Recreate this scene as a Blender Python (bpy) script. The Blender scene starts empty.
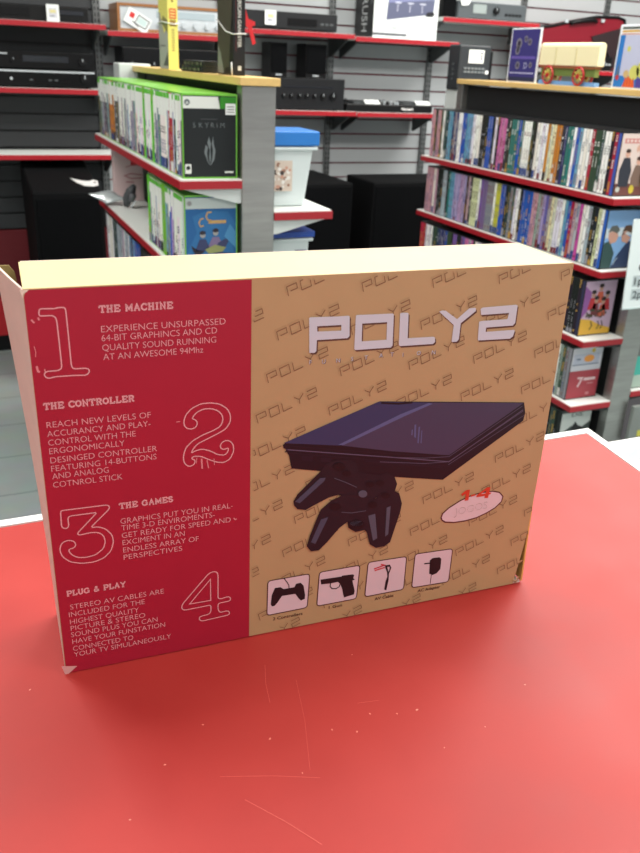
import bpy, bmesh, math, random
from mathutils import Vector, Matrix
from mathutils.geometry import tessellate_polygon
random.seed(7)
SC = bpy.context.scene
COL = SC.collection
PI = math.pi

LIGHTS = [(-0.5, -0.6, 24), (1.5, -0.6, 26), (0.3, 1.2, 14), (2.0, 1.4, 40), (-0.8, 2.2, 44), (1.5, 2.7, 42), (3.3, 2.9, 66), (3.6, 1.2, 76)]
SCRATCHES = [[(0.1159, 0.4021), (0.15, 0.390), (0.1798, 0.3769), 0.0003], [(0.1259, 0.3778), (0.145, 0.352), (0.1604, 0.3278), 0.0004], [(0.1828, 0.4991), (0.176, 0.478), (0.172, 0.4569), 0.0003], [(0.2001, 0.4738), (0.19, 0.43), (0.176, 0.3858), 0.0002], [(0.235, 0.433), (0.252, 0.43), 0.0003]]
SPECKS = [(0.1596, 0.4225, .0011), (0.2055, 0.4147, .0009), (0.222, 0.4064, .001), (0.2391, 0.4195, .001), (0.2585, 0.4123, .0009), (0.2749, 0.4106, .0013), (0.0833, 0.4256, .001), (0.118, 0.4528, .001), (0.255, 0.4858, .0007), (0.0038, 0.5344, .001), (0.0521, 0.3892, .0008), (0.3145, 0.377, .0006), (0.3707, 0.4046, .0009), (0.17, 0.385, .0007), (0.2749, 0.37, .0006)]
# ---------------------------------------------------------------- materials
def lin(c):
    c = c / 255.0
    return c / 12.92 if c <= 0.04045 else ((c + 0.055) / 1.055) ** 2.4
def rgb(t):
    return (lin(t[0]), lin(t[1]), lin(t[2]), 1.0)
MATS = {}
def mat(name, col, rough=0.5, metal=0.0, spec=0.5, noise=0.0, scale=20.0, stretch=(1, 1, 1), bump=0.0, coat=0.0):
    if name in MATS:
        return MATS[name]
    m = bpy.data.materials.new(name)
    m.use_nodes = True
    nt = m.node_tree
    b = nt.nodes['Principled BSDF']
    c = rgb(col)
    b.inputs['Base Color'].default_value = c
    b.inputs['Roughness'].default_value = rough
    b.inputs['Metallic'].default_value = metal
    b.inputs['Specular IOR Level'].default_value = spec
    if coat:
        b.inputs['Coat Weight'].default_value = coat
        b.inputs['Coat Roughness'].default_value = 0.12
    if noise or bump:
        tc = nt.nodes.new('ShaderNodeTexCoord')
        mp = nt.nodes.new('ShaderNodeMapping')
        mp.inputs['Scale'].default_value = stretch
        nz = nt.nodes.new('ShaderNodeTexNoise')
        nz.inputs['Scale'].default_value = scale
        nz.inputs['Detail'].default_value = 4
        nt.links.new(tc.outputs['Object'], mp.inputs['Vector'])
        nt.links.new(mp.outputs['Vector'], nz.inputs['Vector'])
        if noise:
            mx = nt.nodes.new('ShaderNodeMix')
            mx.data_type = 'RGBA'
            lo = tuple(max(0, x * (1 - noise)) for x in c[:3]) + (1,)
            hi = tuple(min(1, x * (1 + noise)) for x in c[:3]) + (1,)
            mx.inputs[6].default_value = lo
            mx.inputs[7].default_value = hi
            nt.links.new(nz.outputs['Fac'], mx.inputs[0])
            nt.links.new(mx.outputs[2], b.inputs['Base Color'])
        if bump:
            bp = nt.nodes.new('ShaderNodeBump')
            bp.inputs['Strength'].default_value = bump
            bp.inputs['Distance'].default_value = 0.002
            nt.links.new(nz.outputs['Fac'], bp.inputs['Height'])
            nt.links.new(bp.outputs['Normal'], b.inputs['Normal'])
    MATS[name] = m
    return m
def pm(col, rough=0.4):
    """a printed or plastic colour"""
    return mat('print_%d_%d_%d_%d' % (col[0], col[1], col[2], int(rough * 100)), col, rough)

# ---------------------------------------------------------------- mesh builder
def V(*a):
    return Vector(a)
def fr(o, u, v):
    u = Vector(u).normalized(); v = Vector(v).normalized()
    return (Vector(o), u, v, u.cross(v))
def f_front(x, y, z):      # a face turned to -Y
    return fr((x, y, z), (1, 0, 0), (0, 0, 1))
def f_side(x, y, z):       # a face turned to -X
    return fr((x, y, z), (0, -1, 0), (0, 0, 1))
def f_top(x, y, z):
    return fr((x, y, z), (1, 0, 0), (0, 1, 0))
_txt = {}
def text_geo(s, off=0.0):
    k = (s, off)
    if k in _txt:
        return _txt[k]
    cu = bpy.data.curves.new('t', 'FONT')
    cu.body = s; cu.size = 1.0; cu.offset = off; cu.resolution_u = 3
    o = bpy.data.objects.new('t', cu)
    COL.objects.link(o)
    dg = bpy.context.evaluated_depsgraph_get()
    me = bpy.data.meshes.new_from_object(o.evaluated_get(dg))
    vs = [v.co.copy() for v in me.vertices]
    fs = [tuple(p.vertices) for p in me.polygons]
    bpy.data.objects.remove(o); bpy.data.curves.remove(cu); bpy.data.meshes.remove(me)
    _txt[k] = (vs, fs)
    return _txt[k]
CAPH = max(v.y for v in text_geo('H')[0])
OFF = {}
class MB:
    def __init__(s):
        s.v = []; s.f = []; s.m = []; s.sm = []
    def add(s, vs, fs, m=0, smooth=False):
        b = len(s.v)
        s.v += [Vector(p) for p in vs]
        for f in fs:
            s.f.append(tuple(i + b for i in f)); s.m.append(m); s.sm.append(smooth)
        return s
    def box(s, x0, x1, y0, y1, z0, z1, m=0):
        vs = [(x, y, z) for z in (z0, z1) for y in (y0, y1) for x in (x0, x1)]
        return s.add(vs, [(0, 2, 3, 1), (4, 5, 7, 6), (0, 1, 5, 4), (2, 6, 7, 3), (0, 4, 6, 2), (1, 3, 7, 5)], m)
    def fbox(s, F, u0, u1, v0, v1, n0, n1, m=0):
        O, U, W, N = F
        vs = [O + U * a + W * b + N * c for c in (n0, n1) for b in (v0, v1) for a in (u0, u1)]
        return s.add(vs, [(0, 2, 3, 1), (4, 5, 7, 6), (0, 1, 5, 4), (2, 6, 7, 3), (0, 4, 6, 2), (1, 3, 7, 5)], m)
    def prism(s, F, pts, n0, n1, m=0):
        O, U, W, N = F
        k = len(pts)
        a = [O + U * p[0] + W * p[1] + N * n0 for p in pts]
        b = [O + U * p[0] + W * p[1] + N * n1 for p in pts]
        tri = tessellate_polygon([[Vector((p[0], p[1], 0)) for p in pts]])
        fs = [tuple(t) for t in tri] + [tuple(i + k for i in reversed(t)) for t in tri]
        fs += [(i, (i + 1) % k, (i + 1) % k + k, i + k) for i in range(k)]
        return s.add(a + b, fs, m)
    def poly(s, F, loops, z, m=0):
        O, U, W, N = F
        L = [[Vector((p[0], p[1], 0)) for p in l] for l in loops]
        tri = tessellate_polygon(L)
        flat = [p for l in L for p in l]
        return s.add([O + U * p.x + W * p.y + N * z for p in flat], [tuple(t) for t in tri], m)
    def rect(s, F, u0, v0, u1, v1, z, m=0):
        O, U, W, N = F
        return s.add([O + U * a + W * b + N * z for a, b in ((u0, v0), (u1, v0), (u1, v1), (u0, v1))], [(0, 1, 2, 3)], m)
    def disc(s, F, u, v, r, z, m=0, ry=None, n=18, ang=0.0):
        ry = ry or r
        ca, sa = math.cos(ang), math.sin(ang)
        P = []
        for i in range(n):
            a = 2 * PI * i / n
            x, y = r * math.cos(a), ry * math.sin(a)
            P.append((u + x * ca - y * sa, v + x * sa + y * ca))
        return s.poly(F, [P], z, m)
    def ribbon(s, F, pts, w, z, m=0, closed=False):
        O, U, W, N = F
        P = [Vector((p[0], p[1])) for p in pts]
        if closed and (P[0] - P[-1]).length < 1e-6: P = P[:-1]
        n = len(P); vs = []
        for i in range(n):
            if closed: a, c = P[i - 1], P[(i + 1) % n]
            else: a, c = P[max(0, i - 1)], P[min(n - 1, i + 1)]
            d1 = (P[i] - a); d2 = (c - P[i])
            if d1.length < 1e-9: d1 = d2
            if d2.length < 1e-9: d2 = d1
            d1 = d1.normalized(); d2 = d2.normalized()
            t = d1 + d2
            if t.length < 1e-6: t = d1
            t = t.normalized()
            nn = Vector((-t.y, t.x))
            k = 1.0 / max(0.45, nn.dot(Vector((-d1.y, d1.x))))
            vs += [P[i] + nn * (w / 2 * k), P[i] - nn * (w / 2 * k)]
        fs = []
        for i in range(n if closed else n - 1):
            j = (i + 1) % n
            fs.append((2 * i, 2 * i + 1, 2 * j + 1, 2 * j))
        return s.add([O + U * p.x + W * p.y + N * z for p in vs], fs, m)
    def text(s, F, txt, u, v, h, z, m=0, width=None, ang=0.0, off=0.0, center=False):
        vs, fs = text_geo(txt, off)
        if not vs: return s
        x0 = min(p.x for p in vs); x1 = max(p.x for p in vs)
        k = h / CAPH
        kx = width / (x1 - x0) if width else k
        O, U, W, N = F
        ca, sa = math.cos(ang), math.sin(ang)
        sh = (x1 - x0) * kx / 2 if center else 0
        out = []
        for p in vs:
            x = (p.x - x0) * kx - sh; y = p.y * k
            out.append(O + U * (u + x * ca - y * sa) + W * (v + x * sa + y * ca) + N * z)
        return s.add(out, fs, m)
    def tube(s, pts, r, seg=8, m=0, cap=True):
        P = [Vector(p) for p in pts]; n = len(P); rings = []
        rr = r if isinstance(r, (list, tuple)) else [r] * n
        up = None
        for i in range(n):
            t = (P[min(n - 1, i + 1)] - P[max(0, i - 1)]).normalized()
            if up is None:
                up = t.orthogonal().normalized()
            else:
                up = (up - t * up.dot(t))
                up = up.normalized() if up.length > 1e-6 else t.orthogonal().normalized()
            b = t.cross(up)
            rings += [P[i] + (up * math.cos(2 * PI * k / seg) + b * math.sin(2 * PI * k / seg)) * rr[i] for k in range(seg)]
        fs = []
        for i in range(n - 1):
            for k in range(seg):
                k2 = (k + 1) % seg
                fs.append((i * seg + k, i * seg + k2, (i + 1) * seg + k2, (i + 1) * seg + k))
        if cap:
            fs += [tuple(range(seg - 1, -1, -1)), tuple((n - 1) * seg + k for k in range(seg))]
        return s.add(rings, fs, m, True)
    def cyl(s, a, b, r, seg=16, m=0):
        a = Vector(a); b = Vector(b)
        t = (b - a).normalized(); up = t.orthogonal().normalized(); q = t.cross(up)
        vs = [c + (up * math.cos(2 * PI * k / seg) + q * math.sin(2 * PI * k / seg)) * r for c in (a, b) for k in range(seg)]
        fs = [(k, (k + 1) % seg, (k + 1) % seg + seg, k + seg) for k in range(seg)]
        fs += [tuple(range(seg - 1, -1, -1)), tuple(range(seg, 2 * seg))]
        return s.add(vs, fs, m)
    def ring(s, c, axis, R, r, seg=24, m=0):
        c = Vector(c); t = Vector(axis).normalized(); up = t.orthogonal().normalized(); q = t.cross(up)
        pts = [c + (up * math.cos(2 * PI * k / seg) + q * math.sin(2 * PI * k / seg)) * R for k in range(seg + 1)]
        return s.tube(pts, r, 6, m, False)
    def mesh(s, name, mats, base=Vector((0, 0, 0))):
        me = bpy.data.meshes.new(name)
        me.from_pydata([tuple(p - base) for p in s.v], [], s.f)
        for mm in mats: me.materials.append(mm)
        me.polygons.foreach_set('material_index', s.m)
        me.polygons.foreach_set('use_smooth', s.sm)
        bm = bmesh.new(); bm.from_mesh(me)
        if bm.faces: bmesh.ops.recalc_face_normals(bm, faces=[f for f in bm.faces if not all(e.is_boundary for e in f.edges)])
        bm.to_mesh(me); bm.free()
        me.update()
        return me
    def build(s, name, mats, parent=None, base=None, bevel=0.0, seg=2):
        if not isinstance(mats, (list, tuple)): mats = [mats]
        if parent is not None: b = OFF[parent.name]
        else: b = Vector(base) if base is not None else Vector((0, 0, 0))
        o = bpy.data.objects.new(name, s.mesh(name, mats, b))
        COL.objects.link(o)
        if parent is not None: o.parent = parent
        else: o.location = b
        OFF[o.name] = b
        if bevel:
            md = o.modifiers.new('bevel', 'BEVEL')
            md.width = bevel; md.segments = seg; md.limit_method = 'ANGLE'; md.angle_limit = math.radians(40)
        return o
def thing(name, label, cat, loc, group=None):
    o = bpy.data.objects.new(name, None)
    o.empty_display_size = 0.05
    COL.objects.link(o)
    o.location = loc
    OFF[o.name] = Vector(loc)
    return tag(o, label, cat, group)
def tag(o, label=None, cat=None, group=None):
    if label: o['label'] = label
    if cat: o['category'] = cat
    if group: o['group'] = group
    return o
def struct(o):
    o['kind'] = 'structure'
    return o

# ---------------------------------------------------------------- palette
M_RED = mat('shelf_edge_red', (166, 26, 38), 0.4)
M_SHELF = mat('shelf_white', (228, 232, 228), 0.4)
M_BLACK = mat('black_plastic', (10, 10, 12), 0.4, spec=0.3)
M_BLACK_MATTE = mat('black_vinyl', (7, 8, 10), 0.8, spec=0.15, noise=0.2, scale=300)
M_PANEL = mat('rack_dark_panel', (30, 32, 34), 0.55)
M_STEEL = mat('brushed_steel', (158, 158, 155), 0.33, 0.8, noise=0.2, scale=9, stretch=(1, 1, 9))
M_PALE = mat('pale_enamel', (205, 212, 210), 0.45)
M_WOOD = mat('maple_edge', (222, 186, 118), 0.45, noise=0.12, scale=12, stretch=(6, 1, 12))
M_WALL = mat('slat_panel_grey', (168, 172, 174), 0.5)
M_WALLD = mat('slat_panel_dimmed', (48, 50, 53), 0.5)  # dimness of the left wall section painted in as a darker panel grey
M_GROOVE = mat('slat_insert_maroon', (112, 16, 40), 0.45)
M_GROOVED = mat('slat_insert_dimmed', (24, 22, 24), 0.5)  # unlit look of the left grooves put into a near-black insert colour
M_CHROME = mat('slotted_standard', (120, 122, 122), 0.35, 0.7)
M_BRACKET = mat('bracket_grey', (82, 86, 88), 0.5, 0.2)
M_WHITE = mat('white_plastic', (240, 240, 238), 0.35)
M_PAPER = mat('paper_white', (236, 240, 238), 0.6)
M_SILVER = mat('silver_face', (205, 212, 216), 0.35, 0.35)
# ---------------------------------------------------------------- camera
CAMROT=((0.919977,0.123768,-0.371920),(-0.389812,0.388373,-0.834993),(0.041099,0.913153,0.405540))
cam_d = bpy.data.cameras.new('camera')
cam = bpy.data.objects.new('camera', cam_d)
COL.objects.link(cam)
cam_d.sensor_fit = 'VERTICAL'
cam_d.sensor_height = 24.0
cam_d.lens = 818.37 * 24.0 / 853.0
cam_d.clip_start = 0.02
cam_d.dof.use_dof = True
cam_d.dof.focus_distance = 0.72
cam_d.dof.aperture_fstop = 9.0
cam.matrix_world = Matrix.Translation((0, 0, 1.40)) @ Matrix(CAMROT).to_4x4()
SC.camera = cam
SC.view_settings.view_transform = 'Standard'
SC.view_settings.look = 'None'
SC.view_settings.gamma = 1.0
SC.view_settings.use_curve_mapping = False
SC.view_settings.exposure = 0.0

# ---------------------------------------------------------------- light
w = bpy.data.worlds.new('ambient fill'); SC.world = w  # even white ambient, added as fill through the open side behind the camera
w.use_nodes = True
w.node_tree.nodes['Background'].inputs[0].default_value = (0.93, 0.97, 1.0, 1)
w.node_tree.nodes['Background'].inputs[1].default_value = 0.5
def area(x, y, sx, sy, power, z=2.92, col=(1.0, 0.97, 0.92)):
    d = bpy.data.lights.new('ceiling_tube', 'AREA')
    d.shape = 'RECTANGLE'; d.size = sx; d.size_y = sy; d.energy = power; d.color = col
    o = bpy.data.objects.new('ceiling_tube', d)
    o.location = (x, y, z)
    COL.objects.link(o)
for x, y, p in LIGHTS:
    area(x, y, 1.2, 0.6, p)

# ---------------------------------------------------------------- setting
def floor_mat():
    m = bpy.data.materials.new('vinyl_plank_floor'); m.use_nodes = True
    nt = m.node_tree; b = nt.nodes['Principled BSDF']
    b.inputs['Roughness'].default_value = 0.38
    tc = nt.nodes.new('ShaderNodeTexCoord')
    mp = nt.nodes.new('ShaderNodeMapping'); mp.inputs['Location'].default_value = (0.1, 0.07, 0)
    br = nt.nodes.new('ShaderNodeTexBrick')
    br.inputs['Color1'].default_value = rgb((172, 184, 182)); br.inputs['Color2'].default_value = rgb((160, 174, 173))
    br.inputs['Mortar'].default_value = rgb((122, 132, 132))
    br.inputs['Scale'].default_value = 1.0; br.inputs['Mortar Size'].default_value = 0.0035
    br.inputs['Brick Width'].default_value = 0.92; br.inputs['Row Height'].default_value = 0.305
    nz = nt.nodes.new('ShaderNodeTexNoise'); nz.inputs['Scale'].default_value = 9; nz.inputs['Detail'].default_value = 5
    mx = nt.nodes.new('ShaderNodeMix'); mx.data_type = 'RGBA'; mx.blend_type = 'MULTIPLY'; mx.inputs[0].default_value = 0.25
    nt.links.new(tc.outputs['Object'], mp.inputs['Vector']); nt.links.new(mp.outputs['Vector'], br.inputs['Vector'])
    nt.links.new(tc.outputs['Object'], nz.inputs['Vector'])
    nt.links.new(br.outputs['Color'], mx.inputs[6]); nt.links.new(nz.outputs['Color'], mx.inputs[7])
    nt.links.new(mx.outputs[2], b.inputs['Base Color'])
    return m
struct(MB().box(-4, 7, -3, 4.5, -0.05, 0).build('floor', floor_mat()))
struct(MB().box(-4, 7, -3, 4.5, 3.0, 3.05).build('ceiling', mat('ceiling_tile', (228, 228, 224), 0.8)))
struct(MB().box(-4.1, -4, -3, 4.5, 0, 3).build('wall_left', mat('painted_wall', (196, 198, 198), 0.7)))
struct(MB().box(7, 7.1, -3, 4.5, 0, 3).build('wall_right', MATS['painted_wall']))
SP = 0.0757
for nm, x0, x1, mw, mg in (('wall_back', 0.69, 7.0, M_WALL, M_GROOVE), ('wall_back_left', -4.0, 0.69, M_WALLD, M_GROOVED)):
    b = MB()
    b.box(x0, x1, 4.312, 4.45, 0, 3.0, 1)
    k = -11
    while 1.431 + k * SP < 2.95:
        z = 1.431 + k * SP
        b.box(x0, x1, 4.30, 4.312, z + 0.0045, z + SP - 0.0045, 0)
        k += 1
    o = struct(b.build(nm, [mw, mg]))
struct(MB().box(-4, 7, 4.296, 4.313, 0.24, 0.594).build('trim_1', mat('maroon_board', (104, 14, 26), 0.5)))
struct(MB().box(-4, 7, 4.24, 4.312, 0.083, 0.262).build('trim_2', mat('red_kick_board', (190, 30, 40), 0.45)))
struct(MB().box(-4, 7, 4.25, 4.312, 0, 0.083).build('baseboard_back', M_BLACK))
n = 3
for x in (0.69, 1.285, 1.878, 2.47, 3.045, 3.63):
    b = MB()
    b.box(x - 0.016, x + 0.016, 4.285, 4.302, 0.6, 2.95, 0)
    z = 0.64
    while z < 2.2:
        for s in (-0.008, 0.008):
            b.box(x + s - 0.0025, x + s + 0.0025, 4.2840, 4.2852, z, z + 0.016, 1)
        z += 0.0254
    struct(b.build('trim_%d' % n, [M_CHROME, M_BLACK])); n += 1

# ---------------------------------------------------------------- counter
def counter_mat():
    m = bpy.data.materials.new('red_laminate'); m.use_nodes = True
    nt = m.node_tree; b = nt.nodes['Principled BSDF']
    tc = nt.nodes.new('ShaderNodeTexCoord')
    nz = nt.nodes.new('ShaderNodeTexNoise'); nz.inputs['Scale'].default_value = 7; nz.inputs['Detail'].default_value = 6
    cr = nt.nodes.new('ShaderNodeValToRGB')
    cr.color_ramp.elements[0].position = 0.3; cr.color_ramp.elements[0].color = rgb((170, 42, 38))
    cr.color_ramp.elements[1].position = 0.75; cr.color_ramp.elements[1].color = rgb((190, 58, 52))
    nt.links.new(tc.outputs['Object'], nz.inputs['Vector'])
    nt.links.new(nz.outputs['Fac'], cr.inputs['Fac'])
    nt.links.new(cr.outputs['Color'], b.inputs['Base Color'])
    n2 = nt.nodes.new('ShaderNodeTexNoise'); n2.inputs['Scale'].default_value = 14; n2.inputs['Detail'].default_value = 8
    mr = nt.nodes.new('ShaderNodeMapRange')
    mr.inputs['To Min'].default_value = 0.44; mr.inputs['To Max'].default_value = 0.62
    nt.links.new(tc.outputs['Object'], n2.inputs['Vector'])
    nt.links.new(n2.outputs['Fac'], mr.inputs['Value']); nt.links.new(mr.outputs['Result'], b.inputs['Roughness'])
    return m
T = 0.95
ct = thing('shop_counter', 'red laminate shop counter with white edge strip carrying the carton', 'counter', (0, 0.2, 0))
xr = lambda y: 0.767 + (y - 0.805) * 0.118       # right edge runs slightly askew
e = 0.0135
b = MB()
pts = [(-1.3, 0.802 - e), (xr(0.805) - e, 0.805 - e), (xr(-0.35) - e, -0.35), (-1.3, -0.35)]
b.prism(f_top(0, 0, T), pts, -0.03, 0)
b.build('countertop', counter_mat(), ct)
b = MB()
g = 0.0012
o1 = [(-1.3, 0.802), (xr(0.805), 0.805), (xr(-0.35), -0.35)]
i1 = [(-1.3, 0.802 - e + g), (xr(0.805) - e + g, 0.805 - e + g), (xr(-0.35) - e + g, -0.35)]
b.prism(f_top(0, 0, T), o1 + i1[::-1], -0.036, 0.0012)
b.build('edge_strip', mat('white_edge_strip', (246, 248, 248), 0.35), ct)
b = MB()
b.prism(f_top(0, 0, T), [(-1.3, 0.79), (xr(0.805) - 0.01, 0.793), (xr(-0.35) - 0.01, -0.35), (-1.3, -0.35)], -0.05, -0.03)
b.build('underlay', M_BLACK, ct)
b = MB()
b.prism(f_top(0, 0, 0), [(-1.28, 0.74), (0.70, 0.742), (0.57, -0.3), (-1.28, -0.3)], 0.0, 0.90)
b.build('cabinet', M_PALE, ct)
# scuffs and scratches on the laminate
rs = random.Random(3)
F = f_top(0, 0, T)
M_SCR = mat('pale_scratch', (224, 112, 100), 0.6); M_SPK = mat('pale_speck', (240, 170, 150), 0.6)
for a in SCRATCHES:
    MB().ribbon(F, a[:-1], a[-1], 0.0003).build('scratch', M_SCR, ct)
for x, y, r in SPECKS:
    MB().disc(F, x, y, r, 0.0003, 0, r * 0.6, 7, rs.uniform(0, 3)).build('chip', M_SPK, ct)

# ---------------------------------------------------------------- the carton
BO = V(0.0317, 0.5434, T); BU = V(0.99905, -0.04368, 0); BN = V(-0.04368, -0.99905, 0)
BW, BH, BD = 0.4212, 0.3105, 0.081
FB = (BO, BU, V(0, 0, 1), BN)
def bp(u, d, z):                       # u along the front, d into the depth, z up
    return BO + BU * u - BN * d + V(0, 0, z)
M_CARD = mat('carton_tan', (188, 156, 113), 0.5, noise=0.05, scale=30)
M_CARDT = mat('carton_top', (238, 218, 160), 0.5, noise=0.04, scale=30)
M_CARDS = mat('carton_side', (232, 214, 200), 0.6, noise=0.08, scale=40)
M_CARDI = mat('carton_inside', (150, 130, 80), 0.8)
M_BRED = mat('carton_crimson', (172, 28, 54), 0.4, noise=0.05, scale=30)
M_PINK = mat('print_pale_pink', (232, 170, 174), 0.5)
carton = thing('console_carton', 'tan and crimson cardboard carton of a game console lying upright on red counter', 'carton', tuple(BO))
def panel(fn, nu, nv, th, nrm):
    """a thin cardboard sheet from a grid fn(i, j) with thickness th along nrm"""
    b = MB()
    P = [[Vector(fn(i / nu, j / nv)) for i in range(nu + 1)] for j in range(nv + 1)]
    vs = [p for row in P for p in row]; k = len(vs)
    vs += [p - Vector(nrm) * th for p in vs]
    q = lambda i, j: j * (nu + 1) + i
    fs = []
    for j in range(nv):
        for i in range(nu):
            fs.append((q(i, j), q(i + 1, j), q(i + 1, j + 1), q(i, j + 1)))
            fs.append((q(i, j) + k, q(i, j + 1) + k, q(i + 1, j + 1) + k, q(i + 1, j) + k))
    for i in range(nu):
        for j in (0, nv):
            fs.append((q(i, j), q(i + 1, j), q(i + 1, j) + k, q(i, j) + k))
    for j in range(nv):
        for i in (0, nu):
            fs.append((q(i, j), q(i, j + 1), q(i, j + 1) + k, q(i, j) + k))
    b.add(vs, fs, 0)
    return b
TH = 0.0016
LEAN = -0.0012
panel(lambda s, t: bp(s * (BW - 0.006 * max(0, 1 - t * BH / 0.055) ** 1.2 - 0.003 * max(0, 1 - t * BH / 0.13)) + (1 - s) * LEAN * t, 0, 0.0012 + t * (BH - 0.0012)), 12, 16, TH, tuple(BN)).build('front_panel', M_CARD, carton)
panel(lambda s, t: bp(s * BW, BD, t * BH), 12, 8, TH, tuple(-BN)).build('back_panel', M_CARDS, carton)
panel(lambda s, t: bp(s * BW + (1 - s) * LEAN, TH + t * (BD - 2 * TH), BH - 0.0003), 12, 4, TH, (0, 0, 1)).build('top_panel', M_CARDT, carton)
panel(lambda s, t: bp(s * BW, TH + t * (BD - 2 * TH), 0.0002), 12, 4, -TH, (0, 0, 1)).build('bottom_panel', M_CARDS, carton)
panel(lambda s, t: bp(BW - 0.001 + 0.003 * math.sin(PI * s) * (1 - t) + 0.0032 * max(0, 1 - t * 2.4), 0.001 + s * (BD - 0.001), 0.002 + t * (BH - 0.006)), 6, 8, TH, tuple(BU)).build('right_flap', mat('carton_edge', (226, 178, 96), 0.55), carton)
def flare(s, t):
    o = 0.0158 * s ** 1.1 * t ** 1.5 + 0.001 * s
    return bp(-0.0002 - o + LEAN * t * (1 - s * 0.6), s * (BD - 0.002) + 0.001, 0.003 + t * (BH - 0.004 - 0.0012 * math.sin(PI * s)))
b = MB(); b.prism((bp(0, BD - 0.006, 0), BU, V(0, 0, 1), BN), [(-0.0150, BH - 0.001), (-0.008, BH - 0.001), (-0.0045, BH - 0.006), (-0.0015, BH - 0.03), (-0.0012, BH - 0.08), (-0.0075, BH - 0.05)], 0, 0.0015)
tag(b.build('dust_flap', M_CARDI, carton), 'olive inside face of the folded dust flap')
tag(panel(flare, 8, 12, TH, tuple(-BU)).build('left_flap', M_CARDS, carton), 'loose end flap leaning away from the carton')
panel(lambda s, t: bp(0.004 + 0.006 * math.sin(PI * s), TH + s * (BD - 2 * TH), 0.004 + t * (BH - 0.03)), 4, 4, TH, tuple(-BU)).build('inner_flap', M_CARDI, carton)
# crimson field
BX = 0.1502
b = MB(); b.poly(FB, [[(0.0004, 0.0035), (0.004, 0.0008), (BX, 0.0012), (BX, BH - 0.0008), (0.001, BH - 0.0006), (LEAN + 0.0002, BH - 0.005)]], 0.00025)
b.build('crimson_field', M_BRED, carton)
# repeated watermark of the brand letters
GLY = {'P': [[(0, 0), (0, 1), (1, 1), (1, .42), (.3, .42)]], 'O': [[(0, 0), (0, 1), (1, 1), (1, 0), (0, 0)]],
       'L': [[(0, 1), (0, 0), (1, 0)]], 'Y': [[(0, 1), (.48, .5), (1, 1)], [(.48, .5), (.42, 0)]],
       '2': [[(0, 1), (1, 1), (1, .5), (0, .5), (0, 0), (1, 0)]]}
b = MB()
th = math.radians(21.0); ca, sa = math.cos(th), math.sin(th)
def wm(u0, v0, hh=0.0068, L=0.0535):
    wl = L / 5.0
    for k, ch in enumerate('POLY2'):
        for st in GLY[ch]:
            P = []
            for x, y in st:
                X = k * wl + x * wl * 0.72 + y * hh * 0.12; Y = y * hh
                P.append((u0 + X * ca - Y * sa, v0 + X * sa + Y * ca))
            run = []
            Q = []
            for a, c in zip(P[:-1], P[1:]):           # cut at the panel's borders
                for i in range(6):
                    t = i / 6.0
                    Q.append((a[0] + (c[0] - a[0]) * t, a[1] + (c[1] - a[1]) * t))
            Q.append(P[-1])
            for p in Q + [None]:
                if p and BX + 0.001 < p[0] < BW - 0.0015 and 0.002 < p[1] < BH - 0.0015:
                    run.append(p)
                else:
                    if len(run) > 1:
                        d = 0.0011
                        b.ribbon(FB, run, 0.0017, 0.00021, 1)
                        b.ribbon(FB, [(x + d * 0.75, y - d) for x, y in run], 0.00068, 0.00024, 0)
                    run = []
for r in range(-1, 11):
    for c in range(-6, 10):
        wm(0.1769 + c * 0.0585 - r * 0.0066 - 0.00021 * r * abs(r), 0.2976 - r * 0.0331 + 0.00021 * r * abs(r))
tag(b.build('watermark_print', [pm((138, 104, 76), 50), mat('carton_tan_gloss', (181, 149, 107), 0.45)], carton), 'faint slanted brand letters repeated over the tan field')
# big logo
b = MB()
LOGO = [
 [[(0.194,0.2791),(0.195,0.2796),(0.2147,0.2789),(0.2253,0.2789),(0.2262,0.2781),(0.227,0.263),(0.2255,0.2614),(0.2134,0.2615),(0.2008,0.2617),(0.2007,0.2532),(0.1994,0.2518),(0.1952,0.2521)], [(0.2006,0.2724),(0.2008,0.2683),(0.22,0.2677),(0.2198,0.2721)]],
 [[(0.2312,0.2785),(0.2321,0.279),(0.2616,0.2783),(0.2626,0.2777),(0.2637,0.2527),(0.2623,0.2511),(0.2326,0.2514),(0.2315,0.2522)], [(0.2368,0.272),(0.2373,0.258),(0.2581,0.2577),(0.2574,0.2718)]],
 [[(0.2679,0.2779),(0.2695,0.2784),(0.2743,0.2781),(0.2751,0.2773),(0.2762,0.2576),(0.2983,0.2572),(0.3002,0.2564),(0.3007,0.2527),(0.299,0.2512),(0.2703,0.2516),(0.269,0.2526)]],
 [[(0.3016,0.2773),(0.304,0.2781),(0.3073,0.2777),(0.3182,0.2702),(0.3281,0.2783),(0.3332,0.2786),(0.3343,0.2778),(0.3344,0.2758),(0.322,0.2666),(0.3219,0.2533),(0.3202,0.2515),(0.3161,0.2515),(0.3155,0.2523),(0.3158,0.2655)]],
 [[(0.3385,0.2772),(0.3405,0.2783),(0.3712,0.2788),(0.3728,0.2779),(0.3728,0.2635),(0.371,0.2614),(0.3459,0.2614),(0.3459,0.2578),(0.3723,0.2577),(0.3735,0.257),(0.3725,0.2521),(0.3699,0.2503),(0.3399,0.251),(0.3395,0.2519),(0.3387,0.2667),(0.3404,0.2672),(0.3648,0.2672),(0.3656,0.2723),(0.3397,0.2722)]]]
for g in LOGO:
    b.poly(FB, [[(x + 0.0011, y - 0.0013) for x, y in l] for l in g], 0.0003, 1)
    b.poly(FB, g, 0.0004, 0)
x = 0
sp = [(0.1959,0.2426),(0.206,0.2423),(0.2177,0.2422),(0.2298,0.2424),(0.241,0.2426),(0.2533,0.2433),(0.2629,0.2433),(0.2735,0.2424),(0.2858,0.2426),(0.2991,0.2422)]
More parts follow.
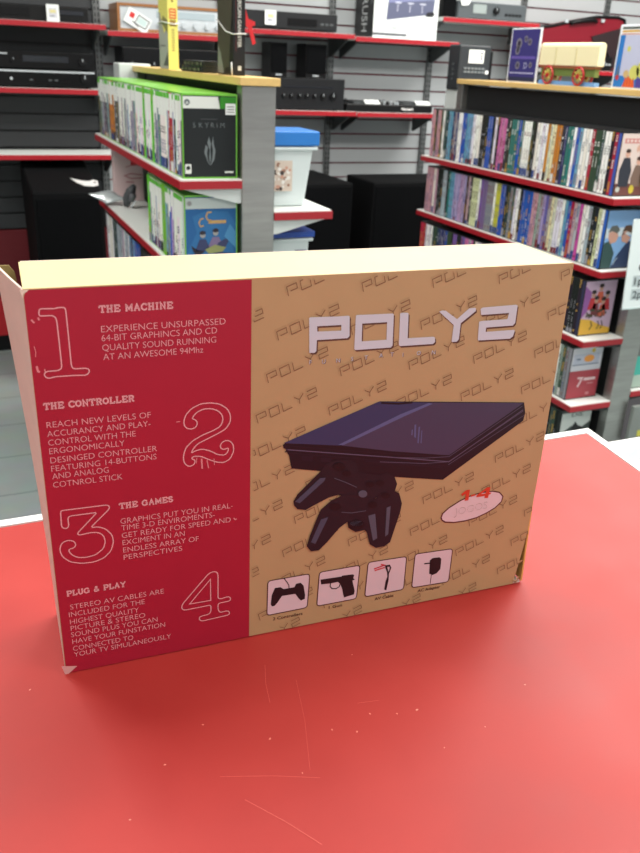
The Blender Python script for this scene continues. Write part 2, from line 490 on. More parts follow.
for ch, p in zip('FUNSTATION', sp):
    b.text(FB, ch, p[0], p[1], 0.0034, 0.0003, 1)
    b.text(FB, ch, p[0] - 0.0004, p[1] + 0.0004, 0.0032, 0.0004, 0)
tag(b.build('brand_logo', [pm((206, 208, 218), 40), pm((98, 66, 58), 50)], carton), 'pale block letters reading POLY2')
# printed picture of the console
KD, KB, KV, KP, KL = pm((15, 13, 24)), pm((24, 20, 34)), pm((52, 58, 96)), pm((68, 62, 88)), pm((92, 98, 142))
b = MB()
b.poly(FB, [[(0.1773,0.1797),(0.2564,0.2067),(0.3933,0.1915),(0.396,0.1817),(0.3952,0.1742),(0.322,0.1271),(0.2542,0.1408),(0.1838,0.1571),(0.1813,0.169),(0.1788,0.1729)]], 0.0005, 0)
b.poly(FB, [[(0.1766,0.1801),(0.2555,0.2066),(0.3004,0.2012),(0.2235,0.1721)]], 0.0006, 2)
b.poly(FB, [[(0.2253,0.1719),(0.3004,0.2012),(0.393,0.1912),(0.3252,0.1501),(0.271,0.1609)]], 0.0006, 3)
b.poly(FB, [[(0.2226,0.1729),(0.2755,0.1935),(0.3005,0.2008),(0.3043,0.1997),(0.2793,0.1913),(0.227,0.172)]], 0.0007, 4)
b.ribbon(FB, [(0.2574,0.2054),(0.2728,0.203),(0.2855,0.2028)], 0.0016, 0.0007, 0)
for dy, cc in ((14, 1), (32, 5), (52, 1)):
    b.ribbon(FB, [(0.1782,0.1778),(0.2255,0.1677),(0.2712,0.1587),(0.3255,0.1477),(0.3934,0.1885)] if dy == 14 else ([(0.1791,0.1742),(0.2257,0.1646),(0.2714,0.1553),(0.326,0.1438),(0.3934,0.1847)] if dy == 32 else [(0.1799,0.1713),(0.2259,0.1613),(0.2718,0.1515),(0.3261,0.1395),(0.3931,0.1801)]), 0.0009, 0.0006, cc)
for q in ([(0.2677,0.1558),(0.302,0.1505),(0.3254,0.1489),(0.3918,0.1883)], [(0.2606,0.1526),(0.3025,0.1454),(0.3252,0.1439),(0.3936,0.1835)], [(0.3255,0.1411),(0.3953,0.1795)]):
    b.ribbon(FB, q, 0.0005, 0.00068, 5)
b.poly(FB, [[(0.176,0.1788),(0.1783,0.1796),(0.1808,0.1726),(0.1775,0.172),(0.1798,0.1745),(0.1768,0.1756)]], 0.0006, 1)
b.poly(FB, [[(0.1919,0.1673),(0.2014,0.1653),(0.2012,0.161),(0.1921,0.1631)]], 0.0006, 1)
b.poly(FB, [[(0.2083,0.1637),(0.2174,0.1617),(0.2173,0.1577),(0.2085,0.1597)]], 0.0006, 1)
b.poly(FB, [[(0.2476,0.1557),(0.3206,0.1395),(0.3199,0.1384),(0.2477,0.1544)]], 0.0006, 1)
for q in ([(0.2893,0.1826),(0.2908,0.1828),(0.2917,0.1704),(0.29,0.1715)], [(0.2933,0.1803),(0.2946,0.1805),(0.2948,0.165),(0.2936,0.1659)], [(0.2963,0.1763),(0.297,0.1769),(0.2975,0.1646),(0.2965,0.1655)], [(0.2872,0.1783),(0.2882,0.1787),(0.2884,0.1732),(0.2872,0.1737)]):
    b.poly(FB, [q], 0.0007, 4)
tag(b.build('console_picture', [KD, KB, KV, KP, KL, pm((92, 84, 108))], carton), 'printed picture of a slim dark console')
b = MB()
b.poly(FB, [[(0.1862,0.1272),(0.1895,0.1332),(0.2079,0.1508),(0.2128,0.1574),(0.2206,0.1596),(0.233,0.1583),(0.2395,0.1543),(0.2418,0.146),(0.2502,0.143),(0.2614,0.1401),(0.2678,0.1414),(0.2751,0.137),(0.2782,0.1294),(0.2761,0.121),(0.2612,0.1194),(0.2464,0.1178),(0.2333,0.1237),(0.2249,0.1273),(0.2169,0.1262),(0.203,0.1204),(0.197,0.1176),(0.1899,0.1195),(0.1868,0.1234)]], 0.0008, 0)
b.poly(FB, [[(0.1991,0.0828),(0.2015,0.0922),(0.2079,0.1105),(0.2103,0.1159),(0.2189,0.1231),(0.2295,0.1266),(0.2404,0.1255),(0.248,0.1214),(0.2594,0.1187),(0.2645,0.1247),(0.2729,0.1254),(0.2809,0.1203),(0.2843,0.1099),(0.2835,0.1021),(0.2792,0.0846),(0.2763,0.0728),(0.2708,0.0697),(0.263,0.0695),(0.2569,0.0743),(0.2532,0.0871),(0.2511,0.0895),(0.2428,0.0889),(0.2359,0.0941),(0.2346,0.1002),(0.2276,0.0955),(0.2172,0.0835),(0.2102,0.0768),(0.2029,0.0771)]], 0.0010, 0)
for q in ([(0.1874,0.127),(0.2081,0.1453),(0.2129,0.1451),(0.2118,0.142),(0.1915,0.1249)], [(0.2026,0.0861),(0.2107,0.1066),(0.2169,0.1078),(0.2153,0.1035),(0.2066,0.0838)]):
    b.poly(FB, [q], 0.0012, 1)
for q in ([(0.2534,0.103),(0.2597,0.104),(0.2635,0.0792),(0.2596,0.0775)], [(0.27,0.1082),(0.2737,0.1092),(0.2737,0.0815),(0.2709,0.0795)]):
    b.poly(FB, [q], 0.0012, 2)
b.ribbon(FB, [(0.2205,0.1435),(0.2306,0.1383),(0.2409,0.1321)], 0.0006, 0.0012, 2)
b.ribbon(FB, [(0.2286,0.1106),(0.2378,0.1083),(0.2508,0.1084)], 0.0006, 0.0012, 2)
for cx, cy, rx, ry, m_ in ((405, 262, 22, 18, 2), (375, 415, 40, 26, 3), (375, 408, 34, 14, 2), (290, 135, 30, 20, 3), (325, 165, 22, 14, 3), (440, 215, 22, 14, 3), (490, 208, 22, 14, 3), (455, 315, 24, 16, 3), (520, 270, 24, 15, 3), (270, 325, 30, 18, 3)):
    P = []
    for i in range(14):
        P.append((cx + rx * math.cos(i * PI / 7), cy + ry * math.sin(i * PI / 7)))
    # zoom pixels to the face through three traced anchors
    A0, A1, A2 = [(0.228,0.1207),(0.2464,0.1178),(0.2291,0.1012)]
    Q = [(A0[0] + (A1[0] - A0[0]) * (x - 300) / 100 + (A2[0] - A0[0]) * (y - 300) / 100, A0[1] + (A1[1] - A0[1]) * (x - 300) / 100 + (A2[1] - A0[1]) * (y - 300) / 100) for x, y in P]
    b.poly(FB, [Q], 0.0013, m_)
tag(b.build('gamepad_picture', [pm((24, 22, 32)), pm((70, 74, 94)), pm((84, 86, 102)), pm((12, 10, 18))], carton), 'printed picture of two overlapping black gamepads')
# oval stamp
b = MB()
Q = [(0.3248,0.0889),(0.3258,0.0928),(0.3315,0.0977),(0.342,0.1032),(0.3529,0.1069),(0.3641,0.1082),(0.3744,0.1079),(0.3819,0.1055),(0.3861,0.1008),(0.3853,0.0955),(0.3796,0.0902),(0.3711,0.0861),(0.3612,0.0829),(0.3498,0.0815),(0.3384,0.0818),(0.3294,0.0837),(0.326,0.0862)]
b.poly(FB, [Q], 0.0003, 0)
b.ribbon(FB, Q, 0.0011, 0.0004, 1, True)
Q = [(0.3374,0.09),(0.371,0.0916)]
b.text(FB, 'JOGOS', Q[0][0], Q[0][1] - 0.001, 0.0066, 0.0004, 3, Q[1][0] - Q[0][0], math.radians(4))
b.text(FB, 'JOGOS', Q[0][0] - 0.0003, Q[0][1] - 0.0007, 0.0060, 0.0005, 0, Q[1][0] - Q[0][0], math.radians(4))
b.poly(FB, [[(0.3419,0.1098),(0.347,0.1133),(0.3505,0.1132),(0.3503,0.1025),(0.3466,0.1026),(0.3467,0.1096),(0.3437,0.1078)]], 0.0006, 2)
b.poly(FB, [[(0.3522,0.1075),(0.3568,0.108),(0.3567,0.1063),(0.3523,0.1057)]], 0.0006, 2)
b.poly(FB, [[(0.3578,0.1061),(0.3679,0.113),(0.3714,0.1125),(0.3709,0.1069),(0.3728,0.1069),(0.3725,0.1051),(0.3707,0.1052),(0.3704,0.1019),(0.3665,0.1023),(0.3669,0.1045),(0.3583,0.1043)], [(0.3624,0.1069),(0.3669,0.1068),(0.3674,0.1099)]], 0.0006, 2)
tag(b.build('oval_stamp', [pm((226, 200, 204)), pm((92, 34, 36)), pm((214, 66, 42)), pm((170, 140, 130))], carton), 'pale oval with red figures printed on the tan field')
# four accessory pictures with captions
b = MB()
def rrect(q, r=0.003):
    out = []
    n = len(q)
    for i in range(n):
        p = Vector(q[i]); a = (Vector(q[i - 1]) - p).normalized() * r; c = (Vector(q[(i + 1) % n]) - p).normalized() * r
        for t in (0, .33, .66, 1):
            out.append(tuple(p + a * (1 - t) ** 2 + c * t ** 2))
    return out
for q in ([(0.166,0.0544),(0.2031,0.0543),(0.2021,0.0199),(0.1657,0.0195)], [(0.2119,0.0541),(0.2495,0.0539),(0.2482,0.0192),(0.2109,0.0193)], [(0.2571,0.0553),(0.2943,0.0544),(0.2944,0.0195),(0.2563,0.0194)], [(0.3026,0.0553),(0.3406,0.054),(0.3404,0.0183),(0.3026,0.0195)]):
    q = rrect(q)
    b.poly(FB, [q], 0.0003, 0); b.ribbon(FB, q, 0.0008, 0.0004, 1, True)
b.poly(FB, [[(0.1689,0.0304),(0.1697,0.0398),(0.1723,0.0463),(0.1771,0.0461),(0.18,0.0436),(0.1897,0.0435),(0.191,0.0467),(0.1952,0.0468),(0.1979,0.0434),(0.1996,0.0334),(0.1994,0.0295),(0.1961,0.0285),(0.1936,0.0315),(0.1906,0.0366),(0.1787,0.0369),(0.1747,0.0307),(0.1723,0.0281),(0.1699,0.0282)]], 0.0005, 2)
b.ribbon(FB, [(0.1848,0.0436),(0.1846,0.0465),(0.1829,0.05),(0.1797,0.055)], 0.0008, 0.0005, 2)
b.poly(FB, [[(0.2132,0.0464),(0.2325,0.0457),(0.2331,0.0465),(0.2427,0.0459),(0.2445,0.0449),(0.2438,0.0418),(0.2454,0.0399),(0.2431,0.0394),(0.246,0.0278),(0.2455,0.0244),(0.2361,0.0231),(0.2338,0.0328),(0.232,0.0377),(0.2295,0.0408),(0.2226,0.0406),(0.2139,0.0414)]], 0.0005, 2)
b.ribbon(FB, [(0.2226,0.0406),(0.2224,0.0376),(0.2243,0.0348),(0.228,0.034),(0.2308,0.0354),(0.2317,0.0381)], 0.0009, 0.0005, 2)
b.poly(FB, [[(0.2737,0.0492),(0.2783,0.049),(0.2801,0.0454),(0.2782,0.0395),(0.2784,0.0329),(0.2771,0.0223),(0.2749,0.0232),(0.2755,0.0318),(0.2769,0.0368),(0.2762,0.0416),(0.2743,0.0459)], [(0.276,0.0472),(0.2785,0.0467),(0.2782,0.0431),(0.2774,0.0417)]], 0.0005, 2)
for q in ([(0.2631,0.0474),(0.2734,0.0495)], [(0.2639,0.0456),(0.2736,0.047)], [(0.2695,0.051),(0.2742,0.0488)]):
    b.ribbon(FB, q, 0.0013, 0.0005, 3)
b.poly(FB, [[(0.3182,0.0458),(0.3208,0.0478),(0.3279,0.0473),(0.3299,0.0451),(0.3301,0.0343),(0.3269,0.0305),(0.3227,0.0293),(0.3191,0.0314)]], 0.0005, 2)
b.ribbon(FB, [(0.3128,0.0433),(0.3188,0.0428)], 0.0013, 0.0005, 2)
b.ribbon(FB, [(0.3214,0.0296),(0.3213,0.0199)], 0.0006, 0.0005, 2)
for s, q in (('2 Controllers', [(0.1711,0.0145),(0.198,0.0142)]), ('1 Gun', [(0.2223,0.0155),(0.2349,0.0147)]), ('AV Cable', [(0.2662,0.015),(0.2848,0.0144)]), ('AC Adapter', [(0.3091,0.0148),(0.3324,0.014)])):
    b.text(FB, s, q[0][0], (q[0][1] + q[1][1]) / 2 - 0.0012, 0.0028, 0.0003, 1, q[1][0] - q[0][0], 0, 0.012)
tag(b.build('accessory_pictures', [pm((222, 198, 204)), pm((66, 26, 26)), pm((26, 18, 24)), pm((204, 60, 70))], carton), 'row of four small pictures, gamepad, gun, cable and adapter')
# outlined numerals
NUM = [("1", [(0.0073,0.2962),(0.0083,0.2973),(0.0174,0.2968),(0.0185,0.2974),(0.0227,0.2974),(0.0239,0.2961),(0.0242,0.2773),(0.0244,0.2565),(0.0256,0.2544),(0.0338,0.2542),(0.0356,0.2533),(0.0359,0.2514),(0.0339,0.2491),(0.0261,0.2497),(0.0133,0.2499),(0.0092,0.249),(0.0071,0.2502),(0.0065,0.2523),(0.0079,0.2541),(0.0155,0.2541),(0.0176,0.2551),(0.0182,0.257),(0.018,0.2729),(0.0177,0.2884),(0.0169,0.2913),(0.0148,0.2924),(0.0078,0.2924),(0.007,0.2933)]),
 ("2", [(0.1057,0.2086),(0.1069,0.211),(0.1098,0.2137),(0.1145,0.2155),(0.1203,0.2151),(0.1256,0.2126),(0.1285,0.2085),(0.1287,0.2041),(0.1266,0.1999),(0.1213,0.1973),(0.113,0.1945),(0.1058,0.1909),(0.1005,0.1858),(0.0985,0.1796),(0.0986,0.1744),(0.1007,0.1709),(0.1036,0.1699),(0.1066,0.1714),(0.1073,0.1746),(0.1043,0.1763),(0.1061,0.178),(0.1115,0.1773),(0.1174,0.1739),(0.1234,0.1708),(0.1294,0.1696),(0.1343,0.1723),(0.137,0.1785),(0.1366,0.1838),(0.1338,0.1875),(0.1296,0.188),(0.1265,0.1851),(0.1269,0.1818),(0.1295,0.1806),(0.1328,0.1817),(0.1325,0.1785),(0.1301,0.1758),(0.1246,0.1769),(0.1187,0.1809),(0.1128,0.1832),(0.1074,0.1824),(0.1044,0.1808),(0.1057,0.1839),(0.1093,0.1879),(0.1164,0.1909),(0.1248,0.1944),(0.1308,0.1975),(0.1344,0.2028),(0.1345,0.2085),(0.1321,0.2138),(0.1262,0.2182),(0.1192,0.2198),(0.1122,0.2197),(0.1053,0.2167),(0.1011,0.2122),(0.0993,0.2068),(0.1003,0.2023),(0.1043,0.2002),(0.1084,0.2014),(0.1096,0.205),(0.1083,0.2074)]),
 ("3", [(0.0081,0.1462),(0.0091,0.1472),(0.0409,0.1468),(0.0426,0.1453),(0.0422,0.143),(0.0281,0.1298),(0.0337,0.1294),(0.0386,0.1268),(0.0429,0.1211),(0.0438,0.1148),(0.0415,0.1072),(0.036,0.1019),(0.0286,0.0996),(0.0194,0.1001),(0.0115,0.1029),(0.0064,0.1082),(0.0049,0.1139),(0.0058,0.1186),(0.0085,0.1212),(0.0125,0.1217),(0.0158,0.1198),(0.0166,0.1167),(0.0149,0.1145),(0.0119,0.1141),(0.011,0.1126),(0.013,0.1088),(0.0168,0.1058),(0.0228,0.1047),(0.03,0.1056),(0.036,0.1101),(0.0379,0.1159),(0.0367,0.1216),(0.0334,0.1246),(0.0283,0.1255),(0.0192,0.1247),(0.0184,0.1266),(0.0335,0.1417),(0.0146,0.1418),(0.0127,0.1407),(0.0129,0.1336),(0.0113,0.1318),(0.0094,0.1322),(0.0078,0.1338)]),
 ("4", [(0.0936,0.0452),(0.0948,0.0476),(0.116,0.0718),(0.12,0.073),(0.1229,0.0718),(0.1237,0.0689),(0.1235,0.0463),(0.1256,0.0452),(0.1321,0.0462),(0.1341,0.0443),(0.1336,0.0416),(0.1244,0.0412),(0.1234,0.04),(0.1234,0.0351),(0.1249,0.0317),(0.1314,0.0322),(0.1332,0.0301),(0.1326,0.0277),(0.11,0.0265),(0.1077,0.0281),(0.1077,0.0309),(0.1101,0.0317),(0.1154,0.032),(0.1174,0.0343),(0.1175,0.0409),(0.0958,0.0405),(0.0935,0.0424)])]
def smooth(P):
    out = []
    n = len(P)
    for i in range(n):                       # one round of corner cutting
        a, c = P[i], P[(i + 1) % n]
        d = math.hypot(a[0] - c[0], a[1] - c[1])
        t = min(0.25, 0.0012 / max(d, 1e-6))
        out += [(a[0] + (c[0] - a[0]) * t, a[1] + (c[1] - a[1]) * t), (c[0] + (a[0] - c[0]) * t, c[1] + (a[1] - c[1]) * t)]
    return out
for nme, q in NUM:
    b = MB(); b.ribbon(FB, smooth(q), 0.00085, 0.0004, 0, True)
    if nme == '4':
        b.ribbon(FB, [(0.0999,0.0456),(0.1174,0.0661),(0.1174,0.0455)], 0.00085, 0.0004, 0, True)
    tag(b.build('numeral_print', M_PINK, carton), 'pale outlined figure %s' % nme)
# headings in slab letters
SLAB = {'T': ([[(0, 1), (.9, 1)], [(.45, 1), (.45, 0)], [(.03, 1), (.03, .68)], [(.87, 1), (.87, .68)], [(.2, 0), (.7, 0)]], .9),
 'H': ([[(.2, 0), (.2, 1)], [(.75, 0), (.75, 1)], [(.2, .5), (.75, .5)], [(0, 0), (.4, 0)], [(0, 1), (.4, 1)], [(.55, 0), (.95, 0)], [(.55, 1), (.95, 1)]], .95),
 'E': ([[(.2, 0), (.2, 1)], [(0, 1), (.85, 1)], [(0, 0), (.88, 0)], [(.2, .5), (.6, .5)], [(.83, 1), (.83, .7)], [(.86, 0), (.86, .3)], [(.6, .35), (.6, .65)]], .88),
 'M': ([[(.15, 0), (.15, 1)], [(.15, 1), (.55, .25), (.95, 1)], [(.95, 1), (.95, 0)], [(0, 0), (.32, 0)], [(.78, 0), (1.1, 0)], [(0, 1), (.2, 1)], [(.9, 1), (1.1, 1)]], 1.1),
 'A': ([[(.12, 0), (.48, 1), (.84, 0)], [(.28, .36), (.7, .36)], [(0, 0), (.3, 0)], [(.66, 0), (.96, 0)]], .96),
 'C': ([[(.85, .7), (.7, .95), (.4, 1), (.1, .75), (.05, .5), (.1, .22), (.4, 0), (.7, .03), (.88, .25)], [(.86, 1), (.86, .68)]], .9),
 'I': ([[(.25, 0), (.25, 1)], [(.03, 0), (.47, 0)], [(.03, 1), (.47, 1)]], .5),
 'N': ([[(.18, 0), (.18, 1), (.78, 0), (.78, 1)], [(0, 0), (.36, 0)], [(0, 1), (.2, 1)], [(.6, 1), (.96, 1)]], .96),
 'O': ([[(.45, 1), (.12, .8), (.05, .5), (.12, .2), (.45, 0), (.78, .2), (.85, .5), (.78, .8), (.45, 1)]], .9),
 'R': ([[(.2, 0), (.2, 1)], [(0, 1), (.6, 1), (.8, .85), (.78, .6), (.6, .5), (.2, .5)], [(.55, .5), (.75, .05), (.95, 0)], [(0, 0), (.42, 0)]], .95),
 'L': ([[(.2, 0), (.2, 1)], [(0, 1), (.42, 1)], [(0, 0), (.82, 0)], [(.8, 0), (.8, .35)]], .85),
 'G': ([[(.85, .72), (.7, .95), (.4, 1), (.1, .75), (.05, .5), (.1, .22), (.4, 0), (.82, .1), (.82, .45)], [(.6, .45), (.98, .45)]], .98),
 'S': ([[(.72, .75), (.55, 1), (.25, 1), (.08, .78), (.2, .58), (.6, .45), (.75, .25), (.6, .02), (.3, 0), (.08, .25)]], .8),
 'P': ([[(.2, 0), (.2, 1)], [(0, 1), (.65, 1), (.85, .85), (.83, .58), (.65, .45), (.2, .45)], [(0, 0), (.42, 0)]], .88),
 'U': ([[(.18, 1), (.18, .25), (.4, 0), (.65, .03), (.78, .25), (.78, 1)], [(0, 1), (.36, 1)], [(.6, 1), (.96, 1)]], .96),
 'Y': ([[(.1, 1), (.48, .48), (.86, 1)], [(.48, .48), (.48, 0)], [(-.02, 1), (.28, 1)], [(.68, 1), (.98, 1)], [(.26, 0), (.7, 0)]], .96),
 '&': ([[(.9, 0), (.3, .75), (.35, .98), (.55, .95), (.55, .75), (.1, .35), (.15, .05), (.5, 0), (.85, .45)]], .95), ' ': ([], .5)}
def slab(b, F, txt, q, h, z):
    tw = sum(SLAB[c][1] + .16 for c in txt)
    k = (q[1][0] - q[0][0]) / tw
    v0 = (q[0][1] + q[1][1]) / 2
    x = q[0][0]
    for c in txt:
        for st in SLAB[c][0]:
            b.ribbon(F, [(x + a * k, v0 + y * h) for a, y in st], h * 0.27, z)
        x += (SLAB[c][1] + .16) * k
for txt, q in (('THE MACHINE', [(0.0452,0.2931),(0.0948,0.2921)]), ('THE CONTROLLER', [(0.0041,0.2277),(0.0655,0.2261)]), ('THE GAMES', [(0.0498,0.1428),(0.0901,0.1416)]), ('PLUG & PLAY', [(0.0066,0.0741),(0.0511,0.0722)])):
    b = MB(); slab(b, FB, txt, q, 0.0042, 0.0004)
    b.build('heading_print', M_PINK, carton)
PARA = [
 [('EXPERIENCE UNSURPASSED', [(0.0455,0.2793),(0.1312,0.278)]), ('64-BIT GRAPHINCS AND CD', [(0.0454,0.2731),(0.125,0.2717)]), ('QUALITY SOUND RUNNING', [(0.0454,0.2661),(0.1242,0.2651)]), ('AT AN AWESOME 94Mhz', [(0.0456,0.2595),(0.1148,0.2583)])],
 [('REACH NEW LEVELS OF', [(0.0047,0.2138),(0.0759,0.212)]), ('ACCURANCY AND PLAY-', [(0.0044,0.2073),(0.0753,0.205)]), ('CONTROL WITH THE', [(0.0046,0.2007),(0.0645,0.1983)]), ('ERGONOMICALLY', [(0.0047,0.1938),(0.0563,0.1921)]), ('DESINGED CONTROLLER', [(0.0048,0.1872),(0.0792,0.1844)]), ('FEATURING 14-BUTTONS', [(0.0048,0.1806),(0.0786,0.178)]), ('AND ANALOG', [(0.0049,0.174),(0.0439,0.1724)]), ('COTNROL STICK', [(0.0049,0.1673),(0.0533,0.1655)])],
 [('GRAPHICS PUT YOU IN REAL-', [(0.0498,0.1301),(0.1361,0.1281)]), ('TIME 3-D ENVIROMENTS-', [(0.0501,0.124),(0.1216,0.1224)]), ('GET READY FOR SPEED AND', [(0.0501,0.1176),(0.1344,0.1156)]), ('EXCIMENT IN AN', [(0.0503,0.1112),(0.0976,0.1096)]), ('ENDLESS ARRAY OF', [(0.0504,0.1045),(0.1086,0.103)]), ('PERSPECTIVES', [(0.0504,0.0982),(0.0954,0.0963)])],
 [('STEREO AV CABLES ARE', [(0.0081,0.0611),(0.0797,0.0596)]), ('INCLUDED FOR THE', [(0.0067,0.0542),(0.0643,0.053)]), ('HIGHEST QUALITY', [(0.007,0.047),(0.0594,0.0464)]), ('PICTURE & STEREO', [(0.007,0.041),(0.0641,0.0403)]), ('SOUND PLUS YOU CAN', [(0.0068,0.0343),(0.0736,0.0347)]), ('HAVE YOUR FUNSTATION', [(0.0072,0.0279),(0.0795,0.028)]), ('CONNECTED TO', [(0.0072,0.0215),(0.0538,0.0208)]), ('YOUR TV SIMULANEOUSLY', [(0.0075,0.0153),(0.0839,0.0152)])]]
for P in PARA:
    b = MB()
    v0 = sum(q[0][1] + q[1][1] for s, q in P) / (2 * len(P))
    for s, q in P:
        b.text(FB, s, q[0][0], (q[0][1] + q[1][1]) / 2, 0.0045, 0.0004, 0, q[1][0] - q[0][0], 0, -0.009)
    b.build('paragraph_print', M_PINK, carton)
# scuffs where the print has worn off
for q, wd in (([(0.002,0.2904),(0.0031,0.2886),(0.0039,0.2882)], .0012), ([(0.0063,0.2915),(0.0068,0.2896)], .0012), ([(0.002,0.2722),(0.0027,0.2682),(0.0022,0.2648)], .0005), ([(0.0023,0.2584),(0.0028,0.2546),(0.004,0.2541)], .0014), ([(0.0071,0.256),(0.0074,0.254)], .0008), ([(0.0941,0.2074),(0.0968,0.2075)], .0007), ([(0.112,0.1753),(0.1125,0.1667)], .0012), ([(0.1162,0.1734),(0.1173,0.1666)], .0008), ([(0.1216,0.174),(0.1219,0.1687)], .0006), ([(0.1085,0.1764),(0.108,0.1719)], .0006), ([(0.1367,0.1199),(0.1382,0.118),(0.1393,0.1187)], .0009)):
    MB().ribbon(FB, q, wd, 0.00045, 0).build('scuff', pm((226, 140, 146)), carton)
MB().poly(FB, [[(-0.0034,0.3104),(0.0025,0.3102),(0.0011,0.3089),(-0.0009,0.3078),(-0.0018,0.304),(-0.0023,0.3071)]], 0.0004).build('frayed_corner', mat('frayed_card', (232, 218, 200), 0.7), carton)
b = MB(); b.poly(FB, [[(-0.0027,0.0086),(0.0091,0.006),(0.0024,0.0003),(-0.0004,-0.0009)]], 0.0004, 1)
b.build('scuff', [pm((238, 170, 172)), pm((222, 170, 166))], carton)
# ---------------------------------------------------------------- the two double-sided racks
def rack(dx, y0, y1, zl, zr, label, bh=0.045, bm_=None):
    bm_ = bm_ or M_PALE
    t = thing('display_rack', label, 'shelving', (0.6825 + dx, (y0 + y1) / 2, 0), 'double-sided display racks')
    A = lambda x: x + dx
    for yy in (y0, y1 - 0.04):
        MB().box(A(0.64), A(0.725), yy, yy + 0.04, 0.0, 1.345).build('end_post', M_STEEL, t, bevel=0.002)
    MB().box(A(0.668), A(0.697), y0 + 0.04, y1 - 0.04, 0.1, 1.34).build('divider_panel', M_PANEL, t)
    MB().box(A(0.633), A(0.733), y0 - 0.008, y1, 1.345, 1.363).build('top_cap', M_WOOD, t, bevel=0.0015)
    MB().box(A(0.51), A(0.86), y0 + 0.01, y1 - 0.01, 0.0, 0.10).build('plinth', M_BLACK, t)
    for s, zs in ((-1, zl), (1, zr)):
        xi = A(0.64) if s < 0 else A(0.725)
        xo = A(0.488) if s < 0 else A(0.882)
        a, c = min(xi, xo), max(xi, xo)
        for z in zs:
            z, ex = z if isinstance(z, tuple) else (z, 0.0)
            xo = (A(0.488) + ex) if s < 0 else A(0.882)
            a, c = min(xi, xo), max(xi, xo)
            sh = MB().box(a, c, y0, y1, z - 0.012, z).build('shelf', M_SHELF, t)
            b = MB()
            b.box(min(xo, xo + s * 0.003), max(xo, xo + s * 0.003), y0 - 0.003, y1, z - 0.022, z - 0.0035)
            b.box(a, c, y0 - 0.003, y0 - 0.0002, z - 0.022, z - 0.0035)
            b.build('edge_strip', M_RED, sh)
            for yy in (y0 + 0.004, y1 - 0.002):
                MB().prism(fr((xi, yy, z - 0.0125), (1, 0, 0), (0, 0, 1)), [(0, 0), (s * 0.145, 0), (s * 0.145, -0.010), (s * 0.01, -bh), (0, -bh)], -0.002, 0).build('bracket', bm_, sh)
    return t
LZ = [1.134, 0.905, 0.672, 0.44]
RX = [1.857, 1.857, 1.838, 1.832, 1.832]
RY = [0, 0, 0.03, 0.03, 0.03]
RZ = [1.058, 0.830, 0.598, 0.368, 0.135]
rackL = rack(0.0, 1.97, 3.22, LZ, [1.055, 0.82, 0.59, 0.36], 'shorter looking shelf rack in the middle with green-topped game cases')
rackR = rack(1.36, 2.02, 3.22, [(z, RX[i] - 1.85) for i, z in enumerate(RZ)], [1.058, 0.83, 0.62, 0.395], 'long shelf rack on the right packed with disc cases', 0.022, M_PANEL)
MB().box(0.585, 0.70, 3.222, 3.33, 0.0, 1.371).build('end_panel', M_PALE, rackL, bevel=0.004)
MB().box(2.042, 2.195, 3.222, 3.385, 0.0, 1.318).build('end_panel', M_PALE, rackR, bevel=0.004)
# ---------------------------------------------------------------- cases on the racks
PAL = {'w': ((234, 238, 236), 'white'), 'c': ((222, 214, 190), 'cream'), 'k': ((26, 27, 30), 'black'), 'g': ((150, 156, 156), 'grey'),
       's': ((176, 182, 190), 'silver grey'), 'l': ((110, 158, 200), 'light blue'), 'b': ((34, 92, 176), 'blue'), 'n': ((40, 52, 100), 'navy'),
       'r': ((176, 34, 52), 'red'), 'p': ((206, 120, 160), 'pink'), 'm': ((206, 66, 156), 'magenta'), 'u': ((112, 88, 156), 'purple'),
       'o': ((206, 130, 44), 'orange'), 'y': ((204, 186, 70), 'yellow'), 't': ((36, 104, 116), 'teal'), 'd': ((58, 50, 46), 'dark brown'),
       'e': ((44, 74, 60), 'dark green'), 'G': ((104, 200, 48), 'bright green'), 'v': ((176, 160, 196), 'lilac'), 'a': ((188, 154, 156), 'dusty pink'),
       'h': ((74, 78, 84), 'charcoal')}
CW, CT_, CH = 0.1345, 0.0143, 0.19
def case_mesh(name, m):
    b = MB()
    h = CT_ / 2
    b.prism(fr((0, 0, 0), (1, 0, 0), (0, 1, 0)), [(0.0012, -h), (CW, -h), (CW, h), (0.0012, h), (0, h - 0.0012), (0, -h + 0.0012)], 0, CH)
    return b.mesh(name, [m])
CASE360 = case_mesh('game_case', mat('green_case_plastic', (116, 192, 66), 0.28))
CASEK = case_mesh('dvd_case', mat('black_case_plastic', (26, 27, 29), 0.28))
_sl = {}
